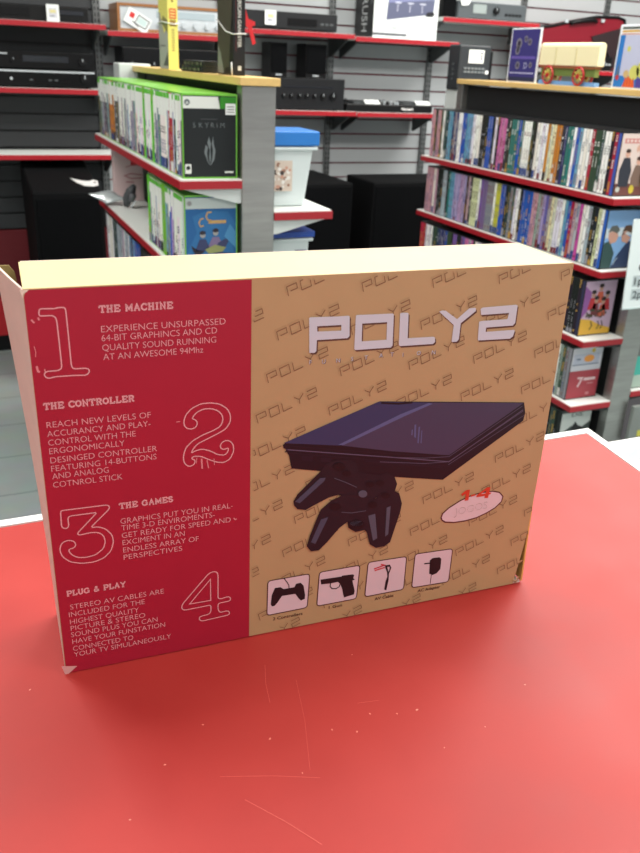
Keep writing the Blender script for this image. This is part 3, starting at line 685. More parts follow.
def sleeve_mesh(key, style, var):
    k = (key, style, var)
    if k in _sl: return _sl[k]
    rn = random.Random(hash((ord(key), var, style == '360')) % 9973)
    col = PAL[key][0]
    jit = [max(8, min(245, c + rn.randint(-14, 14))) for c in col]
    lum = sum(jit) / 3
    inks = [(40, 40, 46), (120, 40, 50), (50, 70, 130)] if lum > 120 else [(215, 215, 210), (190, 150, 70), (150, 150, 160)]
    mats = [pm(tuple(jit), 35), pm(rn.choice(inks), 40), pm(rn.choice(inks), 40), pm((232, 236, 230), 35), pm((96, 190, 60), 35)]
    b = MB()
    h = CT_ / 2 - (0.0 if style == '360' else 0.0008)
    F = f_side(0, 0, 0)
    O = 0.0006
    # the printed sheet goes round the spine and over both covers
    b.fbox(F, -h, h, 0.003, CH - 0.004, 0, O, 0)
    b.box(0.0004, CW - 0.005, -CT_ / 2 - 0.0002, -CT_ / 2, 0.004, CH - 0.005, 0)
    b.box(0.0004, CW - 0.005, CT_ / 2, CT_ / 2 + 0.0002, 0.004, CH - 0.005, 0)
    top = CH - 0.006
    if style == '360' and key != 'G':
        hd = rn.choice((0.04, 0.055, 0.07))
        b.rect(F, -h, top - hd, h, top, O + 0.0002, 3)
        if rn.random() < 0.5: b.rect(F, -h, top - 0.012, h, top, O + 0.0003, 4)
        top -= hd + 0.005
    v = 0.012
    while v < top - 0.02:
        L = rn.uniform(0.008, 0.04)
        if rn.random() < 0.75:
            c = rn.uniform(-h * 0.3, h * 0.3); ww = rn.uniform(h * 0.25, h * 0.7)
            n = max(1, int(L / 0.006))
            mi = rn.choice((1, 1, 2))
            for i in range(n):                         # lettering running up the spine
                b.rect(F, max(-h, c - ww), v + i * L / n, min(h, c + ww * rn.uniform(.3, 1)), min(top, v + (i + .62) * L / n), O + 0.0002, mi)
        v += L + rn.uniform(0.003, 0.02)
    if rn.random() < 0.5:
        b.rect(F, -h, 0.004, h, 0.004 + rn.uniform(.008, .03), O + 0.0002, 2)
    _sl[k] = b.mesh('sleeve', mats)
    return _sl[k]
ORD = ['first', 'second', 'third', 'fourth', 'fifth', 'sixth', 'seventh', 'eighth', 'ninth']
def ordn(n):
    if n <= 9: return ORD[n - 1]
    sfx = 'th' if 10 <= n % 100 <= 20 else {1: 'st', 2: 'nd', 3: 'rd'}.get(n % 10, 'th')
    return '%d%s' % (n, sfx)
def case(style, x, y, z, key, label, group, cat, jitter=True, plain=False):
    me = CASE360 if style == '360' else CASEK
    o = bpy.data.objects.new('game_case' if cat == 'game case' else 'dvd_case', me)
    COL.objects.link(o)
    dxj = random.uniform(-0.0004, 0.0004) if jitter else 0
    o.location = (x + dxj, y, z + 0.0004)
    OFF[o.name] = Vector(o.location)
    tag(o, label, cat, group)
    if not plain:
        s = bpy.data.objects.new('sleeve', sleeve_mesh(key, style, random.randint(0, 4)))
        COL.objects.link(s); s.parent = o
    return o
def row(style, x, z, y0, y1, cols, where, group, cat, start=1, pitch=0.0149):
    cols = sorted(cols)
    y = y0; n = start
    while y < y1:
        key = None
        for yy, k in cols:                 # colour runs are listed from their far limit
            if y <= yy: key = k; break
        key = key or cols[-1][1]
        ks = key.replace('_', '')
        k1 = random.choice(ks)
        case(style, x, y, z, k1, '%s-spined %s, %s from near end of %s' % (PAL[k1][1], cat, ordn(n), where), group, cat)
        y += pitch; n += 1
L1 = [(3.154, 'gh'), (3.001, 'gh'), (2.963, 'o'), (2.861, 'h'), (2.791, 'wg'), (2.708, 'sg'), (2.629, 'wv'), (2.599, 'g'), (2.525, 'wc'), (2.49, 'w'), (2.415, 'G'), (2.389, 'w'), (2.326, 'wG'), (2.278, 'tg'), (2.214, 'wG'), (2.142, 'sl'), (2.116, 'r'), (2.08, 'ks'), (2.04, 'wk'), (2.011, 'w'), (1.973, 'w')]
L2 = [(2.438, 'd'), (2.398, 'gG'), (2.358, 'w'), (2.332, 'wg'), (2.295, 'ws'), (2.258, 'wG'), (2.223, 'G'), (2.188, 'lg'), (2.154, 'bg'), (2.121, 'vb'), (2.089, 'w'), (2.037, 'w')]
L3 = [(3.115, 'w'), (3.032, 'e'), (2.953, 's'), (2.841, 'ws'), (2.736, 'ln'), (2.637, 'b'), (2.544, 'kd'), (2.428, 'hd'), (2.295, 'ek')]
row('360', 0.4995, LZ[0] , 2.010, 3.165, L1, "middle rack's upper shelf", 'game cases on the upper shelf of the middle rack', 'game case', 2)
row('360', 0.4995, LZ[1], 2.010, 2.41, L2, "middle rack's second shelf", 'game cases on the second shelf of the middle rack', 'game case', 2)
row('dvd', 0.4995, LZ[2], 2.32, 3.165, L3, "middle rack's third shelf", 'cases on the third shelf of the middle rack', 'game case', 1)
R1 = [(3.118, 'da'), (3.098, 'ew'), (3.046, 'l'), (3.011, 'ng'), (2.969, 'w'), (2.935, 'bl'), (2.859, 'ww'), (2.799, 'k'), (2.755, 'bb'), (2.725, 'wk'), (2.676, 'p'), (2.643, 'ud'), (2.603, 'bt'), (2.539, 'w'), (2.491, 'dk'), (2.457, 'ws'), (2.434, 'mk'), (2.426, 'w'), (2.395, 'ro'), (2.379, 'c'), (2.352, 'od'), (2.315, 'tn'), (2.263, 'bwl'), (2.208, 'w'), (2.174, 'r'), (2.16, 'e'), (2.122, 'w'), (2.094, 'k'), (2.076, 'rk'), (2.063, 'w'), (2.036, 'b')]
R2 = [(3.158, 'a'), (3.115, 'wa'), (3.081, 'k'), (3.048, 's'), (3.016, 'kt'), (2.984, 'l'), (2.945, 'v'), (2.906, 'va'), (2.869, 'ad'), (2.832, 'de'), (2.81, 'c'), (2.774, 'w'), (2.753, 'u'), (2.718, 'kg'), (2.683, 'wg'), (2.657, 'y'), (2.63, 'b'), (2.597, 'ke'), (2.565, 'gh'), (2.534, 'w'), (2.509, 'kg'), (2.484, 'b'), (2.454, 'bv'), (2.43, 'ua'), (2.407, 'g'), (2.372, 'uv'), (2.344, 'sg'), (2.322, 'c'), (2.3, 'w'), (2.278, 'w'), (2.256, 'l'), (2.235, 'bg'), (2.22, 'ar'), (2.199, 'sl'), (2.173, 'm'), (2.158, 'w'), (2.138, 'sn'), (2.114, 'kd'), (2.094, 'ck'), (2.07, 'wc'), (2.047, 'wc'), (2.028, 'c'), (2.005, 'b')]
R3 = [(3.149, 'r'), (3.114, 'w'), (3.062, 'ke'), (3.012, 'n'), (2.962, 'be'), (2.914, 'ku'), (2.867, 'uk'), (2.805, 'sp'), (2.746, 'wk'), (2.688, 'ag'), (2.565, 'ku'), (2.204, 'kn'), (2.109, 'kn'), (2.073, 'uk'), (2.048, 'kn')]
row('dvd', RX[0] + 0.008, RZ[0], 2.065, 3.17, R1, "right rack's top shelf", 'disc cases on the top shelf of the right rack', 'dvd case', 2)
row('dvd', RX[1] + 0.008, RZ[1], 2.065, 3.17, R2, "right rack's second shelf", 'disc cases on the second shelf of the right rack', 'dvd case', 2)
row('dvd', RX[2] + 0.012, RZ[2], 2.095, 2.27, R3, "right rack's third shelf", 'disc cases on the third shelf of the right rack', 'dvd case', 2)
row('dvd', RX[2] + 0.012, RZ[2], 2.62, 3.17, R3, "third right shelf's stretch beyond carton", 'disc cases at the far end of the third shelf', 'dvd case', 1)
row('dvd', RX[3] + 0.012, RZ[3], 2.095, 2.20, [(3, 'gwh')], "right rack's fourth shelf", 'disc cases on the fourth shelf of the right rack', 'dvd case', 2)
row('dvd', RX[4] + 0.012, RZ[4], 2.095, 2.20, [(3, 'kh')], "right rack's lowest shelf", 'disc cases on the lowest shelf of the right rack', 'dvd case', 2)
# the cases that show their covers
def cover(o, name, mats, draw, x, y, z):
    F = f_front(x, y - CT_ / 2 - 0.0004, z)
    b = MB(); draw(b, F)
    return b.build(name, mats, o)
def blob(b, F, c, m, z):
    b.poly(F, [c], z, m)
FG = mat('case_green_cover', (60, 150, 60), 0.3)
o = case('360', 0.4995, 1.9948, LZ[0], 'k', 'black-covered fantasy game case facing out at the front of the upper shelf', 'game cases on the upper shelf of the middle rack', 'game case', False, True)
def art(b, F):
    b.rect(F, 0.003, 0.004, 0.131, 0.186, 0, 0)
    b.rect(F, 0.003, 0.158, 0.092, 0.184, 0.0003, 1)
    b.poly(F, [[(0.092, 0.158), (0.131, 0.158), (0.131, 0.184), (0.087, 0.184)]], 0.0003, 2)
    b.disc(F, 0.013, 0.171, 0.007, 0.0005, 3); b.ribbon(F, [(0.009, 0.166), (0.013, 0.172), (0.017, 0.166)], 0.0016, 0.0006, 1)
    for i_, ch in enumerate('SKYRIM'):
        b.text(F, ch, 0.026 + i_ * 0.0145 - (0.006 if i_ == 5 else 0), 0.116, 0.011, 0.0004, 3, None, 0, -0.012)
    b.rect(F, 0.045, 0.134, 0.085, 0.136, 0.0004, 4)
    # the winged emblem
    b.poly(F, [[(0.0640, 0.096), (0.0600, 0.082), (0.0655, 0.066), (0.0640, 0.050), (0.0662, 0.030), (0.0685, 0.050), (0.0670, 0.066), (0.0690, 0.080)]], 0.0004, 3)
    b.poly(F, [[(0.0560, 0.078), (0.0520, 0.060), (0.0600, 0.040), (0.0655, 0.030), (0.0600, 0.046), (0.0590, 0.060), (0.0615, 0.072)]], 0.0004, 3)
    b.poly(F, [[(0.0740, 0.097), (0.0710, 0.080), (0.0735, 0.066), (0.0720, 0.048), (0.0675, 0.030), (0.0770, 0.044), (0.0800, 0.064), (0.0760, 0.078)]], 0.0004, 3)
    b.rect(F, 0.005, 0.012, 0.020, 0.034, 0.0004, 1); b.disc(F, 0.0125, 0.025, 0.0048, 0.0005, 0)
    b.rect(F, 0.103, 0.013, 0.124, 0.017, 0.0004, 1)
tag(cover(o, 'cover_sheet', [pm((34, 38, 40), 25), pm((222, 226, 220), 30), pm((58, 140, 46), 30), pm((112, 120, 122), 40), pm((66, 70, 72), 40)], art, 0.4995, 1.9948, LZ[0]), 'black cover sheet with grey title and emblem')
b = MB(); F = f_front(0.4995, 1.9948 - CT_ / 2 - 0.0012, LZ[0]); b.rect(F, 0.105, 0.145, 0.130, 0.170, 0)
for i in range(3): b.rect(F, 0.109, 0.150 + i * 0.006, 0.126, 0.152 + i * 0.006, 0.0002, 1)
b.build('price_sticker', [M_PAPER, pm((130, 130, 130))], o)
b = MB(); F = f_side(0.4995, 1.9948, LZ[0]); b.rect(F, -0.006, 0.004, 0.006, 0.186, 0.0004, 0); b.rect(F, -0.006, 0.13, 0.006, 0.184, 0.0006, 1)
b.build('sleeve', [pm((120, 126, 110)), pm((226, 230, 226), 35)], o)

o = case('360', 0.4995, 1.9948, LZ[1], 'b', 'blue-covered game case facing out on the second shelf of the middle rack', 'game cases on the second shelf of the middle rack', 'game case', False, True)
def art(b, F):
    b.rect(F, 0.003, 0.004, 0.131, 0.186, 0, 0)
    b.rect(F, 0.003, 0.158, 0.131, 0.184, 0.0003, 1); b.disc(F, 0.013, 0.171, 0.006, 0.0005, 5)
    b.poly(F, [[(0.004, 0.05), (0.03, 0.10), (0.02, 0.14), (0.06, 0.155), (0.11, 0.15), (0.13, 0.12), (0.12, 0.07), (0.13, 0.02), (0.06, 0.03), (0.02, 0.01)]], 0.0003, 6)
    b.poly(F, [[(0.004, 0.006), (0.02, 0.035), (0.05, 0.02), (0.09, 0.03), (0.13, 0.015), (0.13, 0.006)]], 0.0005, 7)
    b.poly(F, [[(0.10, 0.09), (0.115, 0.12), (0.13, 0.10), (0.13, 0.06)]], 0.0005, 7)
    b.ribbon(F, [(0.048, 0.118), (0.040, 0.115), (0.036, 0.124), (0.040, 0.133), (0.048, 0.135)], 0.003, 0.0008, 2)
    b.ribbon(F, [(0.068, 0.150), (0.058, 0.149), (0.054, 0.140), (0.058, 0.131), (0.068, 0.130)], 0.0035, 0.0008, 2)
    b.rect(F, 0.060, 0.122, 0.105, 0.130, 0.0008, 2)
    for cx, top, wd, cl in ((0.045, 0.100, 0.020, 4), (0.078, 0.105, 0.022, 3)):
        b.disc(F, cx, top - 0.006, 0.007, 0.0010, 5); b.disc(F, cx, top, 0.008, 0.0011, 8, 0.005)
        b.poly(F, [[(cx - 0.008, top - 0.016), (cx + 0.008, top - 0.016), (cx + wd, top - 0.045), (cx - wd, top - 0.045)]], 0.0009, cl)
    b.poly(F, [[(0.015, 0.070), (0.030, 0.058), (0.050, 0.054), (0.030, 0.040), (0.020, 0.056)]], 0.0009, 8)
    b.poly(F, [[(0.050, 0.058), (0.075, 0.070), (0.105, 0.062), (0.095, 0.052), (0.060, 0.048)]], 0.0012, 9)
    b.poly(F, [[(0.085, 0.075), (0.105, 0.085), (0.112, 0.078), (0.095, 0.050), (0.118, 0.048), (0.090, 0.030), (0.070, 0.050)]], 0.0010, 4)
tag(cover(o, 'cover_sheet', [pm((44, 96, 150), 30), pm((196, 206, 204), 35), pm((186, 150, 96)), pm((120, 104, 140)), pm((52, 58, 96)), pm((150, 150, 150)), pm((52, 108, 160), 30), pm((78, 138, 184), 30), pm((40, 34, 46)), pm((140, 146, 92))], art, 0.4995, 1.9948, LZ[1]), 'blue cover sheet with two small figures')
b = MB(); F = f_side(0.4995, 1.9948, LZ[1]); b.rect(F, -0.006, 0.004, 0.006, 0.186, 0.0004, 0)
b.build('sleeve', [pm((206, 214, 210), 35)], o)

def rcover(zi, label, mats, draw, clabel, spine, tilt=0.0, h=None):
    X_ = RX[zi] + (0.006 if zi < 2 else 0.012); Y_ = 2.0495 + RY[zi]
    o = case('dvd', X_, Y_, RZ[zi], 'w', label, None, 'dvd case', False, True)
    tag(cover(o, 'cover_sheet', mats, draw, X_, Y_, RZ[zi]), clabel)
    b = MB(); F = f_side(X_, Y_, RZ[zi]); b.rect(F, -0.006, 0.004, 0.006, 0.186, 0.0004, 0)
    b.build('sleeve', [pm(spine, 35)], o)
    return o
def art(b, F):
    b.rect(F, 0.003, 0.004, 0.131, 0.186, 0, 0)
    b.rect(F, 0.003, 0.004, 0.131, 0.040, 0.0003, 1)
    b.rect(F, 0.014, 0.158, 0.100, 0.172, 0.0003, 2)
    for x in (0.02, 0.035, 0.05, 0.066, 0.082): b.rect(F, x, 0.161, x + 0.009, 0.169, 0.0005, 0)
    b.poly(F, [[(0.064, 0.145), (0.072, 0.155), (0.084, 0.150), (0.092, 0.120), (0.084, 0.118), (0.078, 0.138), (0.068, 0.132)]], 0.0004, 6)
    for cx, top, cl, wd in ((0.034, 0.138, 3, 0.024), (0.082, 0.116, 4, 0.022), (0.115, 0.125, 5, 0.02)):
        b.poly(F, [[(cx - wd * .5, top - 0.022), (cx + wd * .5, top - 0.022), (cx + wd, top - 0.06), (cx + wd * .8, 0.03), (cx - wd * .8, 0.03), (cx - wd, top - 0.06)]], 0.0006, cl)
        b.disc(F, cx, top - 0.01, 0.009, 0.0008, 6, 0.012); b.disc(F, cx, top - 0.002, 0.0095, 0.0009, 7, 0.006)
    b.disc(F, 0.070, 0.022, 0.010, 0.0010, 8, 0.013); b.disc(F, 0.016, 0.022, 0.008, 0.0010, 9)
rcover(0, 'disc case with dark-suited figures and yellow badge, front of the top right shelf', [pm((214, 196, 188)), pm((104, 62, 56)), pm((196, 120, 116)), pm((48, 50, 60)), pm((120, 96, 84)), pm((112, 84, 50)), pm((206, 160, 140)), pm((60, 40, 32)), pm((196, 176, 60)), pm((186, 190, 180))], art, 'pale cover sheet with suited figures', (60, 84, 170))
def art(b, F):
    b.rect(F, 0.003, 0.004, 0.131, 0.186, 0, 0)
    b.poly(F, [[(0.003, 0.10), (0.131, 0.11), (0.131, 0.135), (0.003, 0.13)]], 0.0003, 1)
    for cx, s, hair in ((0.034, 1, 4), (0.090, -1, 5)):
        b.poly(F, [[(cx - 0.018, 0.118), (cx + 0.012, 0.126), (cx + s * 0.022, 0.105), (cx + s * 0.016, 0.088), (cx - s * 0.006, 0.082), (cx - s * 0.018, 0.100)]], 0.0006, 3)
        b.poly(F, [[(cx - 0.022, 0.118), (cx - 0.012, 0.138), (cx + 0.010, 0.140), (cx + 0.024, 0.126), (cx + 0.016, 0.114), (cx - 0.006, 0.122)]], 0.0008, hair)
    b.poly(F, [[(0.003, 0.085), (0.024, 0.092), (0.050, 0.052), (0.044, 0.004), (0.003, 0.004)]], 0.0005, 6)
    b.poly(F, [[(0.131, 0.085), (0.098, 0.088), (0.060, 0.040), (0.044, 0.004), (0.131, 0.004)]], 0.0005, 2)
    b.ribbon(F, [(0.052, 0.014), (0.060, 0.03), (0.068, 0.036)], 0.003, 0.0007, 7)
rcover(1, 'blue disc case with two facing heads, front of the second right shelf', [pm((128, 170, 214)), pm((196, 208, 214)), pm((44, 60, 92)), pm((196, 150, 132)), pm((92, 96, 92)), pm((84, 60, 44)), pm((52, 78, 76)), pm((170, 190, 206))], art, 'sky blue cover sheet with two heads', (40, 96, 190))
def art(b, F):
    b.rect(F, 0.003, 0.004, 0.131, 0.186, 0, 0)
    b.poly(F, [[(0.003, 0.004), (0.131, 0.004), (0.131, 0.022), (0.085, 0.035), (0.045, 0.055), (0.003, 0.06)]], 0.0003, 1)
    b.poly(F, [[(0.003, 0.06), (0.035, 0.10), (0.03, 0.15), (0.003, 0.17)]], 0.0003, 2)
    for cx, top, cl in ((0.040, 0.150, 3), (0.068, 0.170, 4), (0.098, 0.145, 3), (0.055, 0.130, 5), (0.085, 0.125, 4)):
        b.poly(F, [[(cx - 0.01, top - 0.02), (cx + 0.01, top - 0.02), (cx + 0.018, top - 0.06), (cx - 0.018, top - 0.06)]], 0.0005, cl)
        b.disc(F, cx, top - 0.008, 0.008, 0.0007, 6, 0.011); b.disc(F, cx, top, 0.010, 0.0008, 7, 0.007)
    rn = random.Random(5)
    for i in range(26):
        x = rn.uniform(0.02, 0.10); y = rn.uniform(0.058, 0.085)
        b.rect(F, x, y, x + rn.uniform(.004, .012), y + rn.uniform(.004, .01), 0.0009 + i * 0.00001, 8)
    for x in (0.045, 0.075, 0.09):
        b.ribbon(F, [(x, 0.05), (x + 0.008, 0.035), (x, 0.02)], 0.004, 0.0010, 7)
rcover(2, 'disc case with a red-clad group on pink and yellow, third right shelf', [pm((206, 176, 200)), pm((226, 176, 60)), pm((150, 90, 160)), pm((196, 44, 52)), pm((214, 96, 70)), pm((120, 40, 50)), pm((196, 150, 130)), pm((44, 30, 32)), pm((70, 62, 40))], art, 'pink and yellow cover sheet with a group', (46, 46, 76))
def art(b, F):
    b.rect(F, 0.003, 0.004, 0.131, 0.186, 0, 0)
    b.rect(F, 0.003, 0.004, 0.131, 0.104, 0.0003, 1)
    b.text(F, '7', 0.040, 0.045, 0.034, 0.0006, 2, 0.026, 0, 0.02)
    b.rect(F, 0.068, 0.066, 0.118, 0.076, 0.0005, 2); b.rect(F, 0.085, 0.052, 0.112, 0.057, 0.0005, 3)
    b.rect(F, 0.085, 0.012, 0.100, 0.022, 0.0005, 3)
    b.rect(F, 0.010, 0.128, 0.118, 0.164, 0.0004, 4); b.rect(F, 0.008, 0.124, 0.120, 0.128, 0.0006, 5)
    b.disc(F, 0.076, 0.147, 0.022, 0.0007, 6, 0.013); b.rect(F, 0.022, 0.143, 0.040, 0.150, 0.0007, 5)
    b.disc(F, 0.090, 0.175, 0.008, 0.0006, 7)
rcover(3, 'red and white disc case with a big 7, on the fourth right shelf', [pm((206, 206, 214)), pm((168, 58, 70)), pm((222, 190, 194)), pm((200, 130, 136)), pm((186, 190, 206)), pm((120, 130, 150)), pm((232, 150, 60)), pm((206, 176, 70))], art, 'red and white cover sheet with a 7', (150, 150, 158))
def art(b, F):
    b.rect(F, 0.003, 0.004, 0.131, 0.186, 0, 0)
    b.poly(F, [[(0.003, 0.10), (0.05, 0.13), (0.08, 0.11), (0.131, 0.14), (0.131, 0.18), (0.003, 0.18)]], 0.0003, 1)
    b.text(F, 'DIE', 0.045, 0.165, 0.014, 0.0006, 2, 0.05)
    b.poly(F, [[(0.05, 0.02), (0.045, 0.09), (0.055, 0.13), (0.066, 0.145), (0.078, 0.13), (0.10, 0.12), (0.12, 0.09), (0.095, 0.10), (0.09, 0.02)]], 0.0006, 2)
    b.poly(F, [[(0.004, 0.01), (0.01, 0.07), (0.025, 0.10), (0.035, 0.06), (0.03, 0.01)]], 0.0006, 3)
rcover(4, 'black and white disc case with a dark figure, on the lowest right shelf', [pm((70, 78, 76)), pm((206, 212, 208)), pm((26, 28, 30)), pm((110, 116, 114))], art, 'black and white cover sheet', (40, 48, 46))
# ---------------------------------------------------------------- wall shelves
def wall_shelf(x0, x1, z, label, lip=True):
    t = thing('wall_shelf', label, 'shelf', ((x0 + x1) / 2, 4.28, z), 'shelves on the slatted back wall')
    MB().box(x0 + 0.002, x1 - 0.002, 4.053, 4.284, z - 0.018, z).build('board', M_SHELF, t)
    MB().box(x0 + 0.001, x1 - 0.001, 4.049, 4.0532, z - 0.0215, z - 0.001).build('edge_strip', M_RED, t)
    for x in (x0 + 0.02, x1 - 0.03):
        MB().prism(fr((x, 4.284, z - 0.0185), (0, -1, 0), (0, 0, 1)), [(0, 0), (0.205, 0), (0.205, -0.012), (0.02, -0.085), (0, -0.085)], -0.003, 0.003).build('bracket', M_BRACKET, t)
    return t
WA, WB, WC, WD, WE, WF, WG, WH, WI, WJ = 1.515, 1.249, 0.970, 1.494, 1.536, 1.528, 1.180, 1.178, 1.642, 1.424
wall_shelf(0.09, 0.69, WA, 'wall shelf at upper left under a black disc player')
wall_shelf(0.09, 0.69, WB, 'wall shelf at left carrying two stacked black receivers')
wall_shelf(0.09, 0.72, WC, 'empty wall shelf at left above a big black speaker')
wall_shelf(0.695, 1.283, WD, 'wall shelf carrying the silver wood-cased receiver')
wall_shelf(0.725, 1.283, 1.30, 'wall shelf under the silver receiver, holding a black amplifier box')
wall_shelf(1.287, 1.900, WE, 'wall shelf carrying the black deck with white tag')
wall_shelf(1.903, 2.500, WF, 'wall shelf carrying the large white and black carton')
wall_shelf(1.29, 1.930, WG, 'wall shelf carrying the black knobbed amplifier')
wall_shelf(1.933, 2.42, WH, 'wall shelf carrying the mixing controller')
wall_shelf(2.39, 2.99, WI, 'wall shelf at upper right carrying the grey radio scanner')
wall_shelf(3.04, 3.64, WJ, 'wall shelf at right behind the toy wagon')
M_FACE = mat('black_gloss_face', (8, 8, 10), 0.3, spec=0.3)
def tag_card(x, z, w, h, y, label, border=True, name='price_tag'):
    t = thing(name, label, 'price tag', (x + w / 2, y, z))
    MB().box(x, x + w, y, y + 0.002, z, z + h).build('card', M_PAPER, t)
    b = MB(); F = f_front(x, y - 0.0004, z)
    b.rect(F, w * .18, h * .22, w * .82, h * .80, 0, 0)
    b.rect(F, w * .26, h * .50, w * .74, h * .70, 0.0002, 1)
    b.rect(F, w * .26, h * .30, w * .60, h * .36, 0.0002, 2)
    b.build('print', [pm((206, 208, 214)), pm((214, 206, 150)), pm((120, 120, 130))], t)
    return t
def knob(name, parent, x, y, z, r, d=0.012, m=M_BLACK):
    b = MB(); b.cyl((x, y, z), (x, y - d, z), r, 16, 0); b.box(x - r * .1, x + r * .1, y - d - 0.0006, y - d, z, z + r * .8, 1)
    return b.build(name, [m, M_SILVER], parent)
# disc player
t = thing('disc_player', 'slim black disc player on the upper left wall shelf', 'disc player', (0.39, 4.17, WA))
MB().box(0.16, 0.62, 4.075, 4.275, WA + 0.004, WA + 0.060).build('body', M_BLACK, t, bevel=0.002)
MB().box(0.17, 0.375, 4.0715, 4.0755, WA + 0.018, WA + 0.050).build('disc_tray', M_FACE, t, bevel=0.001)
MB().box(0.50, 0.60, 4.0715, 4.0755, WA + 0.030, WA + 0.046).build('display', mat('dim_display', (38, 40, 46), 0.2), t)
for x in (0.50, 0.525, 0.55, 0.575): MB().box(x, x + 0.014, 4.072, 4.0755, WA + 0.012, WA + 0.020).build('button', M_BLACK, t)
for x in (0.19, 0.59): MB().cyl((x, 4.1, WA + 0.0004), (x, 4.1, WA + 0.005), 0.012).build('foot', M_BLACK, t)
tag_card(0.444, WA + 0.001, 0.052, 0.066, 4.060, 'white price tag in front of the slim disc player')
# two receivers
def receiver(z, h, label):
    t = thing('receiver', label, 'receiver', (0.415, 4.17, z), 'black receivers stacked on the left wall shelf')
    MB().box(0.20, 0.63, 4.075, 4.275, z + 0.006, z + h).build('body', M_BLACK, t, bevel=0.002)
    MB().box(0.20, 0.63, 4.067, 4.0755, z + 0.006, z + h).build('face_plate', M_FACE, t, bevel=0.001)
    return t
t = receiver(WB + 0.0005, 0.072, 'lower black receiver with round knob on the left wall shelf')
MB().box(0.20, 0.63, 4.0640, 4.0675, WB + 0.064, WB + 0.071).build('trim_line', M_SILVER, t)
knob('volume_knob', t, 0.585, 4.067, WB + 0.042, 0.018)
knob('knob', t, 0.275, 4.067, WB + 0.036, 0.006, 0.008, M_SILVER)
for x in (0.35, 0.43, 0.455): MB().box(x, x + 0.014, 4.0645, 4.0675, WB + 0.03, WB + 0.036).build('button', M_BRACKET, t)
for x in (0.23, 0.60): MB().cyl((x, 4.1, WB + 0.0004), (x, 4.1, WB + 0.007), 0.014).build('foot', M_BLACK, t)
t = receiver(WB + 0.073, 0.072, 'upper black receiver resting on the other black receiver')
knob('volume_knob', t, 0.58, 4.067, WB + 0.112, 0.015)
knob('knob', t, 0.29, 4.067, WB + 0.112, 0.010)
MB().box(0.33, 0.52, 4.0645, 4.0675, WB + 0.105, WB + 0.130).build('display', mat('dim_display', (38, 40, 46), 0.2), t)
MB().box(0.205, 0.268, 4.0645, 4.0675, WB + 0.132, WB + 0.137).build('name_plate', M_SILVER, t)
for x in (0.23, 0.60): MB().cyl((x, 4.1, WB + 0.0732), (x, 4.1, WB + 0.080), 0.014).build('foot', M_BLACK, t)
# big speaker at left
t = thing('floor_speaker', 'big black speaker cabinet below the empty left wall shelf', 'speaker', (0.43, 3.95, 0), 'big black floor speakers')
b = MB(); b.prism(fr((0.285, 3.70, 0), (0, 1, 0), (0, 0, 1)), [(0, 0.03), (0.535, 0.03), (0.535, 0.929), (0, 0.855)], 0, 0.29)
b.build('cabinet', M_BLACK_MATTE, t, bevel=0.006)
MB().box(0.30, 0.560, 3.693, 3.699, 0.06, 0.83).build('grille', mat('speaker_cloth', (7, 8, 10), 0.9, spec=0.1, noise=0.3, scale=500), t, bevel=0.004)
for x in (0.31, 0.55):
    for y in (3.74, 4.2): MB().cyl((x, y, 0), (x, y, 0.032), 0.018).build('foot', M_BLACK, t)
sl = lambda y: 0.855 + (y - 3.70) * (0.074 / 0.535) + 0.0012
t = thing('hang_tag', 'curved white plastic tag lying on the left speaker', 'tag', (0.52, 3.8, sl(3.8)))
P = [(0.468, 3.905), (0.485, 3.885), (0.515, 3.858), (0.545, 3.852), (0.562, 3.875), (0.580, 3.850), (0.572, 3.790), (0.545, 3.775), (0.512, 3.785), (0.487, 3.830)]
F = (V(0, 3.7, 0.855 + 0.0035), V(1, 0, 0), V(0, 1, 0.1383).normalized(), V(0, -0.1383, 1).normalized())
P2 = [(x, (y - 3.7) * 1.0095) for x, y in P]
MB().prism(F, P2, -0.002, 0.001).build('card', M_WHITE, t)
b = MB(); b.disc(F, 0.563, 0.128, 0.006, 0.0014, 0, 0.010); b.disc(F, 0.502, 0.118, 0.003, 0.0014, 0)
b.build('hole', M_BLACK, t)
# silver receiver in a wood case
t = thing('stereo_receiver', 'silver-faced receiver in a wooden case with a row of knobs', 'receiver', (0.97, 4.17, WD))
M_TEAK = mat('teak_veneer', (150, 100, 56), 0.4, noise=0.2, scale=14, stretch=(1, 6, 6))
b = MB(); b.box(0.745, 0.757, 4.068, 4.275, WD + 0.001, WD + 0.114); b.box(1.233, 1.245, 4.068, 4.275, WD + 0.001, WD + 0.114)
b.box(0.757, 1.233, 4.068, 4.275, WD + 0.102, WD + 0.114); b.box(0.757, 1.233, 4.068, 4.275, WD + 0.001, WD + 0.012)
b.build('wooden_case', M_TEAK, t)
MB().box(0.7575, 1.2325, 4.074, 4.27, WD + 0.0125, WD + 0.1015).build('face_plate', M_SILVER, t)
for x in (0.935, 0.99, 1.045, 1.10, 1.155, 1.205): knob('knob', t, x, 4.074, WD + 0.036, 0.013, 0.016, M_SILVER)
MB().box(0.92, 1.19, 4.0715, 4.0745, WD + 0.062, WD + 0.090).build('tuning_dial', mat('dial_glass', (170, 184, 190), 0.15), t)
t = thing('hang_tag', 'tilted white tag with a red square and drawn device on the silver receiver', 'tag', (0.85, 4.06, 1.54))
ang = math.radians(-28); F = fr((0.772, 4.062, 1.545), (math.cos(ang), 0, math.sin(ang)), (-math.sin(ang), 0, math.cos(ang)))
MB().fbox(F, 0, 0.112, -0.008, 0.056, -0.001, 0.001).build('card', M_PAPER, t)
b = MB(); b.rect(F, 0.014, 0.020, 0.036, 0.042, 0.0014, 0)
b.ribbon(F, [(0.048, 0.008), (0.100, 0.008), (0.104, 0.044), (0.052, 0.046)], 0.004, 0.0014, 1, True); b.rect(F, 0.055, 0.014, 0.096, 0.040, 0.0013, 2)
